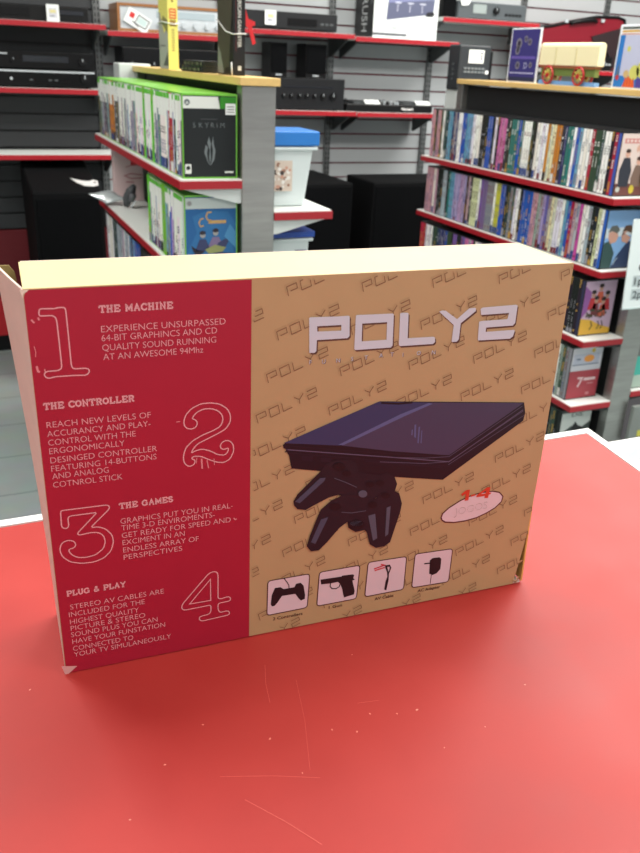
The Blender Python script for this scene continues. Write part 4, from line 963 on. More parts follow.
b.ribbon(F, [(0.036, 0.010), (0.070, 0.001)], 0.004, 0.0015, 1)
b.build('print', [pm((206, 40, 40)), pm((40, 50, 52)), pm((196, 216, 214))], t)
# black box below it
t = thing('amplifier_box', 'plain black amplifier box on the shelf under the silver receiver', 'amplifier', (0.97, 4.17, 1.30))
MB().box(0.76, 1.24, 4.075, 4.275, 1.306, 1.432).build('body', M_BLACK, t, bevel=0.003)
MB().box(0.765, 1.235, 4.070, 4.0755, 1.312, 1.428).build('face_plate', M_FACE, t)
for x in (0.80, 0.90, 1.0, 1.1): knob('knob', t, x, 4.070, 1.36, 0.014)
for x in (0.79, 1.21): MB().cyl((x, 4.1, 1.3004), (x, 4.1, 1.307), 0.014).build('foot', M_BLACK, t)
# deck on the middle shelf
t = thing('tape_deck', 'black deck with a white price tag on the middle wall shelf', 'deck', (1.56, 4.17, WE))
MB().box(1.32, 1.81, 4.075, 4.275, WE + 0.006, WE + 0.080).build('body', M_BLACK, t, bevel=0.002)
MB().box(1.325, 1.805, 4.071, 4.0755, WE + 0.010, WE + 0.076).build('face_plate', mat('deck_face', (22, 23, 26), 0.35), t)
MB().box(1.55, 1.70, 4.068, 4.0715, WE + 0.022, WE + 0.054).build('display', M_FACE, t)
for x in (1.72, 1.745, 1.77): MB().box(x, x + 0.016, 4.068, 4.0715, WE + 0.03, WE + 0.04).build('button', M_BRACKET, t)
for x in (1.35, 1.78): MB().cyl((x, 4.1, WE + 0.0004), (x, 4.1, WE + 0.007), 0.014).build('foot', M_BLACK, t)
tag_card(1.432, WE + 0.020, 0.056, 0.062, 4.062, 'white price tag on the front of the black deck')
# big carton on the wall shelf
t = thing('product_carton', 'large carton with black lettered side and white pictured front on wall shelf', 'carton', (2.18, 4.17, WF))
MB().box(2.0, 2.365, 4.062, 4.275, WF + 0.0006, WF + 0.262).build('body', mat('carton_white', (232, 236, 236), 0.4), t, bevel=0.0015)
F = f_side(1.9995, 4.275, WF)
b = MB(); b.rect(F, 0.001, 0.002, 0.212, 0.261, 0.0002, 0)
F2 = (F[0], V(0, 0, -1), V(0, -1, 0), F[3])
b.text(F2, 'CRUSH', -0.232, 0.080, 0.062, 0.0005, 1, 0.205, 0, 0.0)
b.rect(F2, -0.24, 0.175, -0.15, 0.192, 0.0005, 2)
tag(b.build('side_print', [pm((16, 16, 18)), pm((206, 208, 210)), pm((96, 96, 100))], t), 'black side with white lettering')
F = f_front(2.0, 4.0618, WF); b = MB()
b.poly(F, [[(0.070, 0.082), (0.335, 0.120), (0.345, 0.250), (0.082, 0.255)]], 0.0002, 0)
b.poly(F, [[(0.078, 0.160), (0.338, 0.185), (0.343, 0.245), (0.085, 0.250)]], 0.0004, 1)
for x in (0.115, 0.185, 0.255):
    b.rect(F, x, 0.160, x + 0.034, 0.165, 0.0006, 2)
    for k in range(3): b.rect(F, x + 0.012, 0.125 + k * 0.011, x + 0.018, 0.130 + k * 0.011, 0.0006, 2)
b.poly(F, [[(0.29, 0.108), (0.30, 0.128), (0.335, 0.132), (0.345, 0.120), (0.33, 0.108)]], 0.0006, 3)
b.rect(F, 0.0, 0.012, 0.19, 0.024, 0.0003, 4); b.rect(F, 0.10, 0.045, 0.135, 0.051, 0.0003, 5)
rn = random.Random(2)
for k in range(14):
    x = rn.uniform(.20, .33); y = rn.uniform(.015, .05)
    b.ribbon(F, [(x, y), (x + .01, y + rn.uniform(-.01, .012)), (x + .018, y)], 0.0018, 0.0003, 5)
tag(b.build('front_print', [pm((92, 96, 122)), pm((128, 132, 176)), pm((220, 222, 236)), pm((30, 30, 36)), pm((96, 100, 104)), pm((150, 154, 158))], t), 'printed picture of a violet grey device')
# knobbed amplifier with two little speakers on top
t = thing('amplifier', 'black amplifier with a row of knobs under two small speakers', 'amplifier', (1.675, 4.17, WG))
MB().box(1.49, 1.86, 4.075, 4.275, WG + 0.008, WG + 0.147).build('body', M_BLACK, t, bevel=0.003)
MB().box(1.488, 1.862, 4.066, 4.0755, WG + 0.006, WG + 0.149).build('face_plate', mat('deck_face', (34, 35, 38), 0.35), t, bevel=0.001)
for x, r in ((1.535, .010), (1.575, .010), (1.618, .010), (1.658, .010), (1.70, .010), (1.745, .014), (1.80, .017)): knob('knob', t, x, 4.066, WG + 0.068, r)
MB().box(1.53, 1.80, 4.0635, 4.0665, WG + 0.105, WG + 0.112).build('scale_strip', mat('dim_display', (38, 40, 46), 0.2), t)
for x in (1.52, 1.83): MB().cyl((x, 4.1, WG + 0.0004), (x, 4.1, WG + 0.009), 0.014).build('foot', M_BLACK, t)
for x0, x1, lab in ((1.475, 1.563, 'left small black speaker standing on the knobbed amplifier'), (1.660, 1.772, 'right small black speaker standing on the knobbed amplifier')):
    zz = WG + 0.1495
    t = thing('bookshelf_speaker', lab, 'speaker', ((x0 + x1) / 2, 4.16, zz), 'small speakers on the amplifier')
    xa = max(x0, 1.492)
    MB().box(x0, x1, 4.10, 4.23, zz, zz + 0.155).build('cabinet', M_BLACK, t, bevel=0.003)
    MB().box(x0 + 0.005, x1 - 0.005, 4.094, 4.0995, zz + 0.022, zz + 0.150).build('grille', MATS['speaker_cloth'], t, bevel=0.003)
    MB().box((x0 + x1) / 2 - 0.016, (x0 + x1) / 2 + 0.016, 4.0975, 4.0995, zz + 0.008, zz + 0.014).build('name_plate', M_SILVER, t)
# mixing controller
t = thing('mixing_controller', 'flat black mixing controller with two platters on the middle wall shelf', 'controller', (2.13, 4.17, WH))
MB().box(1.88, 2.385, 4.070, 4.275, WH + 0.001, WH + 0.038).build('body', M_BLACK, t, bevel=0.004)
for x in (1.98, 2.285):
    p = MB().cyl((x, 4.18, WH + 0.038), (x, 4.18, WH + 0.050), 0.062, 28).build('platter', M_BRACKET, t)
    MB().cyl((x, 4.18, WH + 0.050), (x, 4.18, WH + 0.0525), 0.052, 28).build('platter_top', M_BLACK, p)
rn = random.Random(4)
for k in range(26):
    x = 2.06 + (k % 7) * 0.023; y = 4.10 + (k // 7) * 0.045
    MB().cyl((x, y, WH + 0.038), (x, y, WH + 0.038 + rn.uniform(.010, .02)), 0.0065, 10).build('knob', M_SILVER if k % 5 == 0 else M_BLACK, t)
for x in (2.10, 2.14, 2.18): MB().box(x, x + 0.006, 4.082, 4.094, WH + 0.038, WH + 0.052).build('fader', M_SILVER, t)
b = MB(); b.text(f_front(2.20, 4.0698, WH + 0.013), 'Numark', 0, 0, 0.013, 0, 0, 0.072, 0, 0.02)
b.build('brand_lettering', M_WHITE, t)
def flat_tag(x, label):
    t = thing('price_tag', label, 'price tag', (x, 4.078, WH + 0.04))
    F = fr((x - 0.045, 4.074, WH + 0.0392), (1, 0, 0), (0, 0.85, 0.53))
    MB().fbox(F, 0, 0.085, 0, 0.034, 0, 0.0015).build('card', M_PAPER, t)
    b = MB(); b.rect(F, 0.008, 0.008, 0.05, 0.014, 0.0019, 0); b.build('print', pm((150, 150, 156)), t)
flat_tag(2.035, 'white price tag at the middle of the mixing controller')
flat_tag(2.335, 'white price tag at the right end of the mixing controller')
b = MB(); b.tube([(1.855, 4.10, WG + 0.035), (1.868, 4.085, WG + 0.045), (1.873, 4.075, WG + 0.06), (1.90, 4.085, WG + 0.047), (1.93, 4.10, WG + 0.042)], 0.004, 8)
o = b.build('audio_cable', M_BLACK, None, (1.865, 4.09, WG + 0.05)); tag(o, 'black cable looping between the amplifier and mixing controller', 'cable')
# radio scanner and cube
t = thing('radio_scanner', 'grey desktop radio scanner with a small screen on the upper right shelf', 'radio', (2.69, 4.17, WI))
M_GREY = mat('grey_metal', (92, 98, 102), 0.4, 0.2)
MB().box(2.485, 2.905, 4.08, 4.275, WI + 0.003, WI + 0.082).build('body', M_GREY, t, bevel=0.003)
MB().box(2.487, 2.903, 4.072, 4.0805, WI + 0.006, WI + 0.079).build('face_plate', mat('grey_face', (76, 82, 86), 0.45), t, bevel=0.001)
MB().box(2.575, 2.655, 4.069, 4.0725, WI + 0.028, WI + 0.070).build('screen', mat('lcd_screen', (150, 160, 158), 0.2), t)
knob('knob', t, 2.715, 4.072, WI + 0.045, 0.017)
for k in range(5): MB().box(2.775 + k * 0.022, 2.790 + k * 0.022, 4.0695, 4.0725, WI + 0.024, WI + 0.036).build('button', M_BLACK, t)
for x in (2.52, 2.87): MB().cyl((x, 4.1, WI + 0.0003), (x, 4.1, WI + 0.004), 0.012).build('foot', M_BLACK, t)
t = thing('speaker_cube', 'small black cube speaker left of the grey radio scanner', 'speaker', (2.437, 4.16, WI))
MB().box(2.397, 2.478, 4.085, 4.2, WI + 0.0005, WI + 0.095).build('cabinet', M_BLACK, t, bevel=0.004)
MB().box(2.402, 2.473, 4.079, 4.0845, WI + 0.006, WI + 0.089).build('grille', MATS['speaker_cloth'], t, bevel=0.002)
t = thing('paper_tag', 'folded white paper tag hanging over the grey radio scanner', 'tag', (2.52, 4.066, WI + 0.06))
b = MB(); b.prism(f_front(2.49, 4.066, WI + 0.058), [(0.012, 0), (0.05, 0.004), (0.062, 0.02), (0.056, 0.05), (0.0, 0.05), (0.004, 0.02)], -0.0015, 0.0015)
b.build('card', M_PAPER, t)
# red violin case
t = thing('violin_case', 'dark red and black violin case leaning at the right end of the back wall', 'case', (3.31, 4.2, WJ))
P = [(2.95, 1.428), (3.63, 1.428), (3.645, 1.62), (3.62, 1.695), (3.57, 1.706), (3.42, 1.700), (3.27, 1.672), (3.12, 1.640), (2.99, 1.625), (2.94, 1.60)]
M_WINE = mat('wine_red_shell', (120, 18, 34), 0.35)
MB().prism(fr((0, 4.16, 0), (1, 0, 0), (0, 0, 1)), [(x, z) for x, z in P], -0.08, 0.04).build('shell', M_WINE, t, bevel=0.012)
b = MB(); b.ribbon(fr((0, 4.119, 0), (1, 0, 0), (0, 0, 1)), P, 0.012, 0.002, 0, True); b.tube([(x, 4.119, z) for x, z in P[2:]], 0.008, 8)
b.build('piping', M_BLACK, t)
MB().tube([(3.24, 4.112, 1.655), (3.26, 4.106, 1.665), (3.33, 4.104, 1.676), (3.40, 4.106, 1.682), (3.42, 4.112, 1.675)], 0.009, 8).build('handle', M_BLACK, t)
b = MB(); b.prism(fr((0, 4.1185, 0), (1, 0, 0), (0, 0, 1)), [(3.40, 1.60), (3.615, 1.655), (3.625, 1.45), (3.52, 1.43)], 0.0005, 0.006)
b.build('front_pocket', mat('wine_black_cloth', (34, 12, 18), 0.6), t)
for x in (3.2, 3.45): MB().box(x, x + 0.02, 4.108, 4.118, 1.66 if x < 3.3 else 1.675, 1.675 if x < 3.3 else 1.69).build('latch', M_SILVER, t)
t = thing('camcorder', 'small black camcorder with silver details between the wagon and picture box', 'camera', (3.47, 4.085, WJ))
MB().box(3.405, 3.53, 4.056, 4.104, WJ + 0.0005, WJ + 0.075).build('body', M_BLACK, t, bevel=0.006)
MB().cyl((3.41, 4.08, WJ + 0.045), (3.378, 4.08, WJ + 0.045), 0.022).build('lens', M_FACE, t)
MB().box(3.415, 3.475, 4.0535, 4.0565, WJ + 0.030, WJ + 0.052).build('side_plate', M_SILVER, t)
for x in (3.49, 3.51): MB().cyl((x, 4.0565, WJ + 0.035), (x, 4.053, WJ + 0.035), 0.006, 12).build('button', M_SILVER, t)
MB().tube([(3.42, 4.08, WJ + 0.075), (3.43, 4.08, WJ + 0.098), (3.50, 4.08, WJ + 0.098), (3.515, 4.08, WJ + 0.075)], 0.006, 8).build('handle', M_BLACK, t)
# two big speakers in the middle
for x0, x1, yb, lab in ((1.40, 1.768, 4.20, 'big black floor speaker beside the blue-lidded tubs'), (1.877, 2.44, 4.02, 'wide black floor speaker just left of the right rack')):
    t = thing('floor_speaker', lab, 'speaker', ((x0 + x1) / 2, 3.9, 0), 'big black floor speakers')
    MB().box(x0, x1, 3.70, yb, 0.03, 0.877).build('cabinet', M_BLACK_MATTE, t, bevel=0.008)
    MB().box(x0 + 0.012, x1 - 0.012, 3.693, 3.6995, 0.06, 0.86).build('grille', MATS['speaker_cloth'], t, bevel=0.004)
    for x in (x0 + 0.04, x1 - 0.04):
        for y in (3.75, yb - 0.05): MB().cyl((x, y, 0), (x, y, 0.032), 0.018).build('foot', M_BLACK, t)
# ---------------------------------------------------------------- on the middle rack
TOP = 1.363
t = thing('yellow_book', 'tall yellow-spined book standing on the middle rack', 'book', (0.66, 2.76, TOP))
MB().box(0.643, 0.674, 2.70, 2.82, TOP + 0.0004, TOP + 0.225).build('cover', mat('yellow_cover', (232, 222, 120), 0.4), t, bevel=0.001)
b = MB(); F = f_side(0.6428, 2.82, TOP); b.poly(F, [[(0.002, 0.002), (0.118, 0.002), (0.118, 0.12), (0.07, 0.10), (0.02, 0.16), (0.002, 0.16)]], 0.0002, 0)
b.poly(F, [[(0.05, 0.01), (0.115, 0.01), (0.115, 0.05), (0.09, 0.035)]], 0.0004, 1); b.rect(F, 0.02, 0.065, 0.085, 0.068, 0.0004, 1)
b.poly(F, [[(0.04, 0.13), (0.118, 0.10), (0.118, 0.135), (0.06, 0.15)]], 0.0004, 2)
b.build('cover_picture', [pm((176, 176, 172)), pm((90, 92, 92)), pm((140, 136, 84))], t)
b = MB(); F = f_front(0.643, 2.6998, TOP); b.rect(F, 0.005, 0.140, 0.026, 0.168, 0.0002, 0)
F2 = (F[0], V(0, 0, -1), V(1, 0, 0), F[3])
for k in range(3): b.rect(F, 0.008, 0.144 + k * 0.008, 0.023, 0.148 + k * 0.008, 0.0004, 2)
b.rect(F, 0.006, 0.120, 0.025, 0.137, 0.0002, 1); b.rect(F, 0.012, 0.185, 0.018, 0.205, 0.0002, 1)
for k in range(9): b.rect(F, 0.011, 0.052 + k * 0.007, 0.020, 0.056 + k * 0.007, 0.0002, 3)
b.build('spine_print', [pm((214, 96, 50)), pm((150, 122, 56)), pm((236, 200, 120)), pm((176, 160, 90))], t)
b = MB(); b.tube([(0.6415, 2.822, TOP + 0.130), (0.6405, 2.76, TOP + 0.133), (0.6415, 2.6985, TOP + 0.128), (0.66, 2.6965, TOP + 0.126), (0.6755, 2.6985, TOP + 0.128)], 0.0016, 6)
b.build('string', M_WHITE, t)
t = thing('black_book', 'black-spined boxed set with white vertical title at the near end of the middle rack', 'book', (0.675, 2.17, TOP))
MB().box(0.660, 0.690, 2.10, 2.235, TOP + 0.0004, TOP + 0.195).build('case', mat('olive_black_case', (38, 38, 34), 0.35), t, bevel=0.0012)
b = MB(); F = f_front(0.660, 2.0998, TOP); b.rect(F, 0.001, 0.002, 0.029, 0.194, 0.0002, 0)
F2 = (F[0], V(0, 0, -1), V(1, 0, 0), F[3])
b.text(F2, 'AMERICAN GANGSTER', -0.188, 0.011, 0.0085, 0.0004, 1, 0.125, 0, 0.02)
b.rect(F2, -0.19, 0.006, -0.055, 0.0068, 0.0004, 2)
b.rect(F, 0.011, 0.012, 0.020, 0.022, 0.0004, 1)
b.build('spine_print', [pm((18, 18, 20)), pm((206, 206, 200)), pm((120, 40, 40))], t)
b = MB(); F = f_side(0.6598, 2.235, TOP); b.poly(F, [[(0.003, 0.003), (0.10, 0.02), (0.13, 0.19), (0.003, 0.19)]], 0.0003, 0); b.poly(F, [[(0.005, 0.005), (0.06, 0.004), (0.03, 0.05), (0.006, 0.07)]], 0.0005, 1)
b.build('cover_picture', [pm((74, 70, 58)), pm((130, 132, 122))], t)
b = MB(); b.tube([(0.6585, 2.236, TOP + 0.128), (0.6582, 2.16, TOP + 0.100), (0.6585, 2.098, TOP + 0.092), (0.675, 2.0965, TOP + 0.094), (0.6915, 2.098, TOP + 0.094)], 0.0014, 6)
b.tube([(0.6575, 2.103, TOP + 0.002), (0.6568, 2.105, TOP + 0.03)], 0.002, 6)
b.build('string', M_WHITE, t)
b = MB(); b.prism(fr((0.6925, 2.105, TOP), (1, 0, 0), (0, 0, 1)), [(0, 0.148), (0.006, 0.128), (0.024, 0.122), (0.024, 0.114), (0.016, 0.112), (0.026, 0.075), (0.018, 0.070), (0.006, 0.108), (0, 0.112)], -0.001, 0.001)
b.build('ribbon', mat('red_ribbon', (206, 36, 44), 0.5), t)
for k, (c, lab) in enumerate((('d', 'lower of two flat dark cases lying on the middle rack'), ('e', 'upper of two flat dark cases lying on the middle rack'))):
    t = thing('flat_case', lab, 'case', (0.70, 2.42, TOP + k * 0.0148), 'flat cases on the middle rack')
    MB().box(0.638 + k * 0.002, 0.728, 2.30, 2.53 - k * 0.02, TOP + 0.0004 + k * 0.0148, TOP + 0.0145 + k * 0.0148).build('shell', mat('smoke_case_%d' % k, (42, 44, 40), 0.2), t, bevel=0.001)
    b = MB(); F = f_side(0.6378 + k * 0.002, 2.53 - k * 0.02, TOP + k * 0.0148)
    rn = random.Random(k + 8)
    for i in range(9): b.rect(F, 0.012 + i * 0.021, 0.004, 0.012 + i * 0.021 + rn.uniform(.008, .018), 0.011, 0.0002, i % 2)
    b.build('label_strip', [pm((120, 118, 96)), pm((66, 60, 48))], t)
# tubs on the right side of the middle rack
M_CLEAR = mat('milky_plastic', (206, 216, 216), 0.3)
def tub(z, lab, lidm, x1b, x1t, h, dep):
    t = thing('storage_tub', lab, 'tub', (0.79, 2.12, z), 'blue-lidded tubs on the middle rack')
    b = MB(); y0, y1 = 2.03, 2.03 + dep
    vs = []
    for zz, xr_, e in ((z + 0.001, x1b, 0.008), (z + h * 0.5, (x1b + x1t) / 2, 0.004), (z + h, x1t, 0)):
        vs += [(0.731 + e, y0 + e, zz), (xr_, y0 + e, zz), (xr_, y1 - e, zz), (0.731 + e, y1 - e, zz)]
    fs = [(3, 2, 1, 0), (8, 9, 10, 11)]
    for l in (0, 4):
        for i in range(4): fs.append((l + i, l + (i + 1) % 4, l + (i + 1) % 4 + 4, l + i + 4))
    b.add(vs, fs, 0); b.build('body', M_CLEAR, t, bevel=0.004)
    b = MB(); b.box(0.728, x1t + 0.010, y0 - 0.005, y1 + 0.005, z + h - 0.010, z + h - 0.002); b.build('rim', M_CLEAR, t, bevel=0.002)
    return t
t = tub(1.055, 'milky tub with blue lid and photo label on the middle rack', None, 0.832, 0.852, 0.150, 0.13)
M_LID = mat('blue_lid', (40, 120, 200), 0.35)
lid = MB().box(0.727, 0.866, 2.024, 2.165, 1.2055, 1.241).build('lid', M_LID, t, bevel=0.004)
MB().prism(f_front(0.727, 2.10, 1.241), [(0, 0), (0.026, 0), (0.024, 0.010), (0.012, 0.013), (0, 0.013)], -0.06, 0).build('lid_handle', M_LID, lid)
b = MB(); b.prism(f_front(0.852, 2.06, 1.19), [(0, 0), (0.012, 0.002), (0.022, 0.012), (0.025, 0.020), (0.020, 0.020), (0.008, 0.010), (0, 0.010)], -0.03, 0); b.build('latch', M_CLEAR, t)
b = MB(); F = f_front(0.733, 2.0315, 1.09)
b.rect(F, 0, 0.005, 0.062, 0.080, 0.0002, 0)
rn = random.Random(6)
for i in range(46):
    b.disc(F, rn.uniform(.006, .056), rn.uniform(.010, .074), rn.uniform(.003, .006), 0.0004 + i * 0.00002, rn.choice((1, 2, 3, 4, 0)), None, 8)
b.build('photo_label', [pm((206, 190, 176)), pm((150, 110, 90)), pm((70, 56, 52)), pm((196, 150, 130)), pm((226, 222, 216))], t)
t = tub(0.82, 'lower white tub with dark blue lid under the right shelf of the middle rack', None, 0.845, 0.848, 0.155, 0.20)
MB().box(0.727, 0.862, 2.024, 2.236, 0.9755, 0.992).build('lid', mat('dark_blue_lid', (30, 72, 160), 0.35), t, bevel=0.003)
b = MB(); F = f_front(0.733, 2.031, 0.83); b.rect(F, 0.075, 0.108, 0.108, 0.112, 0.0004, 0); b.rect(F, 0.03, 0.088, 0.075, 0.100, 0.0004, 1)
b.build('label_print', [pm((60, 70, 120)), pm((90, 130, 190))], t)
# odds and ends on the second shelf
t = thing('pink_carton', 'pale carton with red print behind the second-shelf games of the middle rack', 'carton', (0.58, 3.12, LZ[1]))
MB().box(0.532, 0.636, 3.128, 3.176, LZ[1] + 0.0004, LZ[1] + 0.190).build('body', mat('pale_pink_card', (222, 196, 196), 0.5), t, bevel=0.001)
b = MB(); F = f_front(0.532, 3.1278, LZ[1])
b.rect(F, 0.060, 0.125, 0.080, 0.185, 0.0003, 0); b.ribbon(F, [(0.04, 0.120), (0.07, 0.128), (0.10, 0.124)], 0.003, 0.0003, 1)
b.ribbon(F, [(0.10, 0.092), (0.06, 0.098), (0.036, 0.090), (0.06, 0.080), (0.10, 0.082)], 0.004, 0.0003, 1); b.rect(F, 0.04, 0.066, 0.07, 0.070, 0.0003, 1); b.disc(F, 0.045, 0.028, 0.008, 0.0003, 0)
b.build('print', [pm((206, 70, 76)), pm((190, 120, 124))], t)
t = thing('headset', 'dark grey oval headset leaning beside the second-shelf games', 'headset', (0.565, 2.98, LZ[1]))
b = MB()
pts = [(0.541, 2.985, LZ[1] + 0.006), (0.547, 2.98, LZ[1] + 0.03), (0.560, 2.975, LZ[1] + 0.058), (0.572, 2.97, LZ[1] + 0.078)]
b.tube(pts, [0.010, 0.018, 0.017, 0.007], 12); b.build('band', mat('grey_rubber', (72, 74, 78), 0.5), t)
b = MB(); b.tube([(0.556, 2.958, LZ[1] + 0.024), (0.564, 2.957, LZ[1] + 0.05)], 0.011, 12); b.build('ear_cup', mat('grey_rubber2', (96, 98, 102), 0.5), t)
b = MB(); b.tube([(0.552, 2.950, LZ[1] + 0.006), (0.570, 2.945, LZ[1] + 0.03)], 0.003, 8); b.build('microphone', M_SILVER, t)
t = thing('plastic_bag', 'crumpled clear silver plastic bag hanging over the far corner of the second shelf', 'bag', (0.50, 3.14, LZ[1]))
b = MB(); rn = random.Random(9); nx, ny = 9, 7
C4 = [V(0.425, 3.06, 0.945), V(0.481, 3.02, 0.917), V(0.548, 3.02, 0.930), V(0.515, 3.10, 0.945)]
vs = []
for side in (0, 1):
    for j in range(ny + 1):
        for i in range(nx + 1):
            s, tt = i / nx, j / ny
            p = (C4[0] * (1 - s) + C4[3] * s) * (1 - tt) + (C4[1] * (1 - s) + C4[2] * s) * tt
            bul = math.sin(PI * s) * math.sin(PI * tt)
            dz = (0.016 * bul + rn.uniform(0, .006) * bul) if side else -0.006 * bul
            vs.append((p.x, p.y, p.z + dz - (0.003 if not side else 0)))
N1 = (nx + 1) * (ny + 1); fs = []
for sd in (0, 1):
    for j in range(ny):
        for i in range(nx):
            a = sd * N1 + j * (nx + 1) + i
            fs.append((a, a + 1, a + nx + 2, a + nx + 1))
for i in range(nx):
    for j in (0, ny):
        a = j * (nx + 1) + i; fs.append((a, a + 1, a + 1 + N1, a + N1))
for j in range(ny):
    for i in (0, nx):
        a = j * (nx + 1) + i; fs.append((a, a + nx + 1, a + nx + 1 + N1, a + N1))
b.add(vs, fs, 0, True); b.build('film', mat('silver_film', (196, 204, 206), 0.2, 0.4), t)
# ---------------------------------------------------------------- on the right rack
t = thing('desk_telephone', 'black telephone unit with a white label standing past the far end of the right rack', 'telephone', (2.11, 3.35, 1.318))
MB().box(2.035, 2.192, 3.285, 3.375, 1.3186, 1.497).build('body', mat('dark_grey_plastic', (46, 50, 54), 0.4), t, bevel=0.006)
b = MB(); F = f_front(2.035, 3.2848, 1.3186); b.rect(F, 0.046, 0.108, 0.122, 0.160, 0.0004, 0)
for k in range(3): b.rect(F, 0.056, 0.116 + k * 0.012, 0.090, 0.121 + k * 0.012, 0.0006, 1)
for k in range(3): b.rect(F, 0.106, 0.122 + k * 0.011, 0.114, 0.130 + k * 0.011, 0.0006, 2)
b.build('label', [M_PAPER, pm((180, 184, 190)), pm((60, 62, 66))], t)
for r in range(2):
    for k in range(6): MB().box(2.062 + k * 0.018, 2.074 + k * 0.018, 3.2815, 3.2852, 1.402 - r * 0.014, 1.409 - r * 0.014).build('button', mat('grey_key', (130, 136, 138), 0.4), t)
MB().box(2.18, 2.215, 3.30, 3.37, 1.3186, 1.48).build('side_grip', M_BLACK, t, bevel=0.006)
for k in range(4): MB().cyl((2.0355, 3.33, 1.36 + k * 0.02), (2.033, 3.33, 1.36 + k * 0.02), 0.006, 10).build('jack', M_BRACKET, t)
MB().cyl((2.178, 3.2855, 1.392), (2.178, 3.281, 1.392), 0.008, 12).build('light', M_WHITE, t)
# blue game box
t = thing('blue_box', 'dark blue boxed set with white edges left of the toy wagon', 'box', (2.02, 2.78, TOP))
MB().box(2.006, 2.013, 2.702, 2.882, TOP + 0.0004, TOP + 0.187).build('body', mat('white_card', (226, 230, 236), 0.35), t, bevel=0.001)
F = f_side(2.0058, 2.882, TOP); b = MB()
b.rect(F, 0.007, 0.005, 0.175, 0.182, 0.0002, 0)
b.rect(F, 0.007, 0.005, 0.175, 0.020, 0.0004, 1); b.rect(F, 0.014, 0.082, 0.165, 0.092, 0.0004, 2); b.rect(F, 0.014, 0.032, 0.165, 0.036, 0.0004, 3)
for cx, cz, r in ((0.055, 0.135, 0.018), (0.05, 0.11, 0.014), (0.095, 0.150, 0.011), (0.12, 0.140, 0.012), (0.06, 0.060, 0.014), (0.14, 0.062, 0.010)):
    b.disc(F, cx, cz, r, 0.0005, 4); b.disc(F, cx, cz, r * .55, 0.0007, 5)
b.text(F, 'D', 0.10, 0.05, 0.02, 0.0005, 3)
b.build('front_print', [pm((50, 44, 112), 30), pm((36, 40, 70), 30), pm((96, 80, 160)), pm((190, 190, 220)), pm((120, 116, 130)), pm((44, 40, 60))], t)
# toy covered wagon
t = thing('toy_wagon', 'wooden toy covered wagon with cream canopy and red wheels', 'toy wagon', (2.06, 2.55, TOP))
M_CREAM = mat('cream_canopy', (240, 230, 186), 0.55)
Y0, Y1 = 2.375, 2.690
b = MB()
arc = [(0.0, 0.064), (0.0, 0.126), (0.003, 0.133), (0.009, 0.136), (0.014, 0.137), (0.019, 0.136), (0.025, 0.133), (0.028, 0.126), (0.028, 0.064)]
b.prism(fr((2.005, Y1, TOP), (1, 0, 0), (0, 0, 1)), arc, 0, Y1 - Y0); cn = b.build('canopy', M_CREAM, t, bevel=0.003)
for y in (Y0 + 0.115, Y0 + 0.225): MB().box(2.0035, 2.0052, y - 0.002, y + 0.002, TOP + 0.064, TOP + 0.12).build('seam', mat('canopy_seam', (206, 194, 146), 0.6), cn)
MB().box(2.009, 2.029, Y0 + 0.012, Y1 - 0.012, TOP + 0.030, TOP + 0.062).build('wagon_body', mat('olive_green_wood', (104, 122, 60), 0.5), t, bevel=0.001)
MB().box(2.006, 2.032, Y0 + 0.008, Y1 - 0.008, TOP + 0.055, TOP + 0.0625).build('side_rail', mat('brown_wood', (140, 88, 50), 0.5), t)
MB().box(2.008, 2.030, Y0 + 0.005, Y1 - 0.005, TOP + 0.0004, TOP + 0.014).build('base', mat('blue_painted_base', (104, 150, 206), 0.45), t)
for y in (Y0 + 0.083, Y0 + 0.250):
    MB().cyl((1.999, y, TOP + 0.0315), (2.040, y, TOP + 0.0315), 0.004, 8).build('axle', MATS['brown_wood'], t)
    for x in (2.001, 2.038):
        b = MB(); b.ring((x, y, TOP + 0.0315), (1, 0, 0), 0.0275, 0.0036, 28, 0)
        wh = b.build('wheel', mat('red_wheel', (176, 36, 40), 0.4), t)
        b = MB()
        for k in range(10):
            a = k * PI / 5
            b.tube([(x, y, TOP + 0.0315), (x, y + 0.026 * math.cos(a), TOP + 0.0315 + 0.026 * math.sin(a))], 0.0024, 6)
        b.build('spokes', mat('yellow_spokes', (206, 186, 90), 0.45), wh)
        MB().cyl((x - 0.005, y, TOP + 0.0315), (x + 0.005, y, TOP + 0.0315), 0.008, 12).build('hub', MATS['red_wheel'], wh)
# picture box
t = thing('picture_box', 'white-edged boxed toy with blue and orange picture on the right rack', 'box', (2.03, 2.2, TOP))
MB().box(2.010, 2.050, 2.052, 2.298, TOP + 0.0004, TOP + 0.188).build('body', MATS['white_card'], t, bevel=0.0015)
F = f_side(2.0098, 2.298, TOP); b = MB()
b.rect(F, 0.007, 0.006, 0.239, 0.182, 0.0002, 0); b.rect(F, 0.030, 0.040, 0.239, 0.158, 0.0004, 1)
b.rect(F, 0.007, 0.158, 0.12, 0.182, 0.0004, 2); b.rect(F, 0.012, 0.166, 0.105, 0.172, 0.0006, 3); b.rect(F, 0.012, 0.175, 0.108, 0.181, 0.0006, 4); b.rect(F, 0.012, 0.159, 0.115, 0.163, 0.0006, 6)
b.poly(F, [[(0.05, 0.007), (0.06, 0.03), (0.075, 0.04), (0.10, 0.03), (0.105, 0.007)]], 0.0006, 5)
for k in range(4): b.rect(F, 0.058 + k * 0.012, 0.008, 0.062 + k * 0.012, 0.034, 0.0008, 7)
b.disc(F, 0.095, 0.050, 0.022, 0.0007, 8); b.disc(F, 0.130, 0.060, 0.026, 0.0007, 8); b.disc(F, 0.06, 0.045, 0.012, 0.0007, 9)
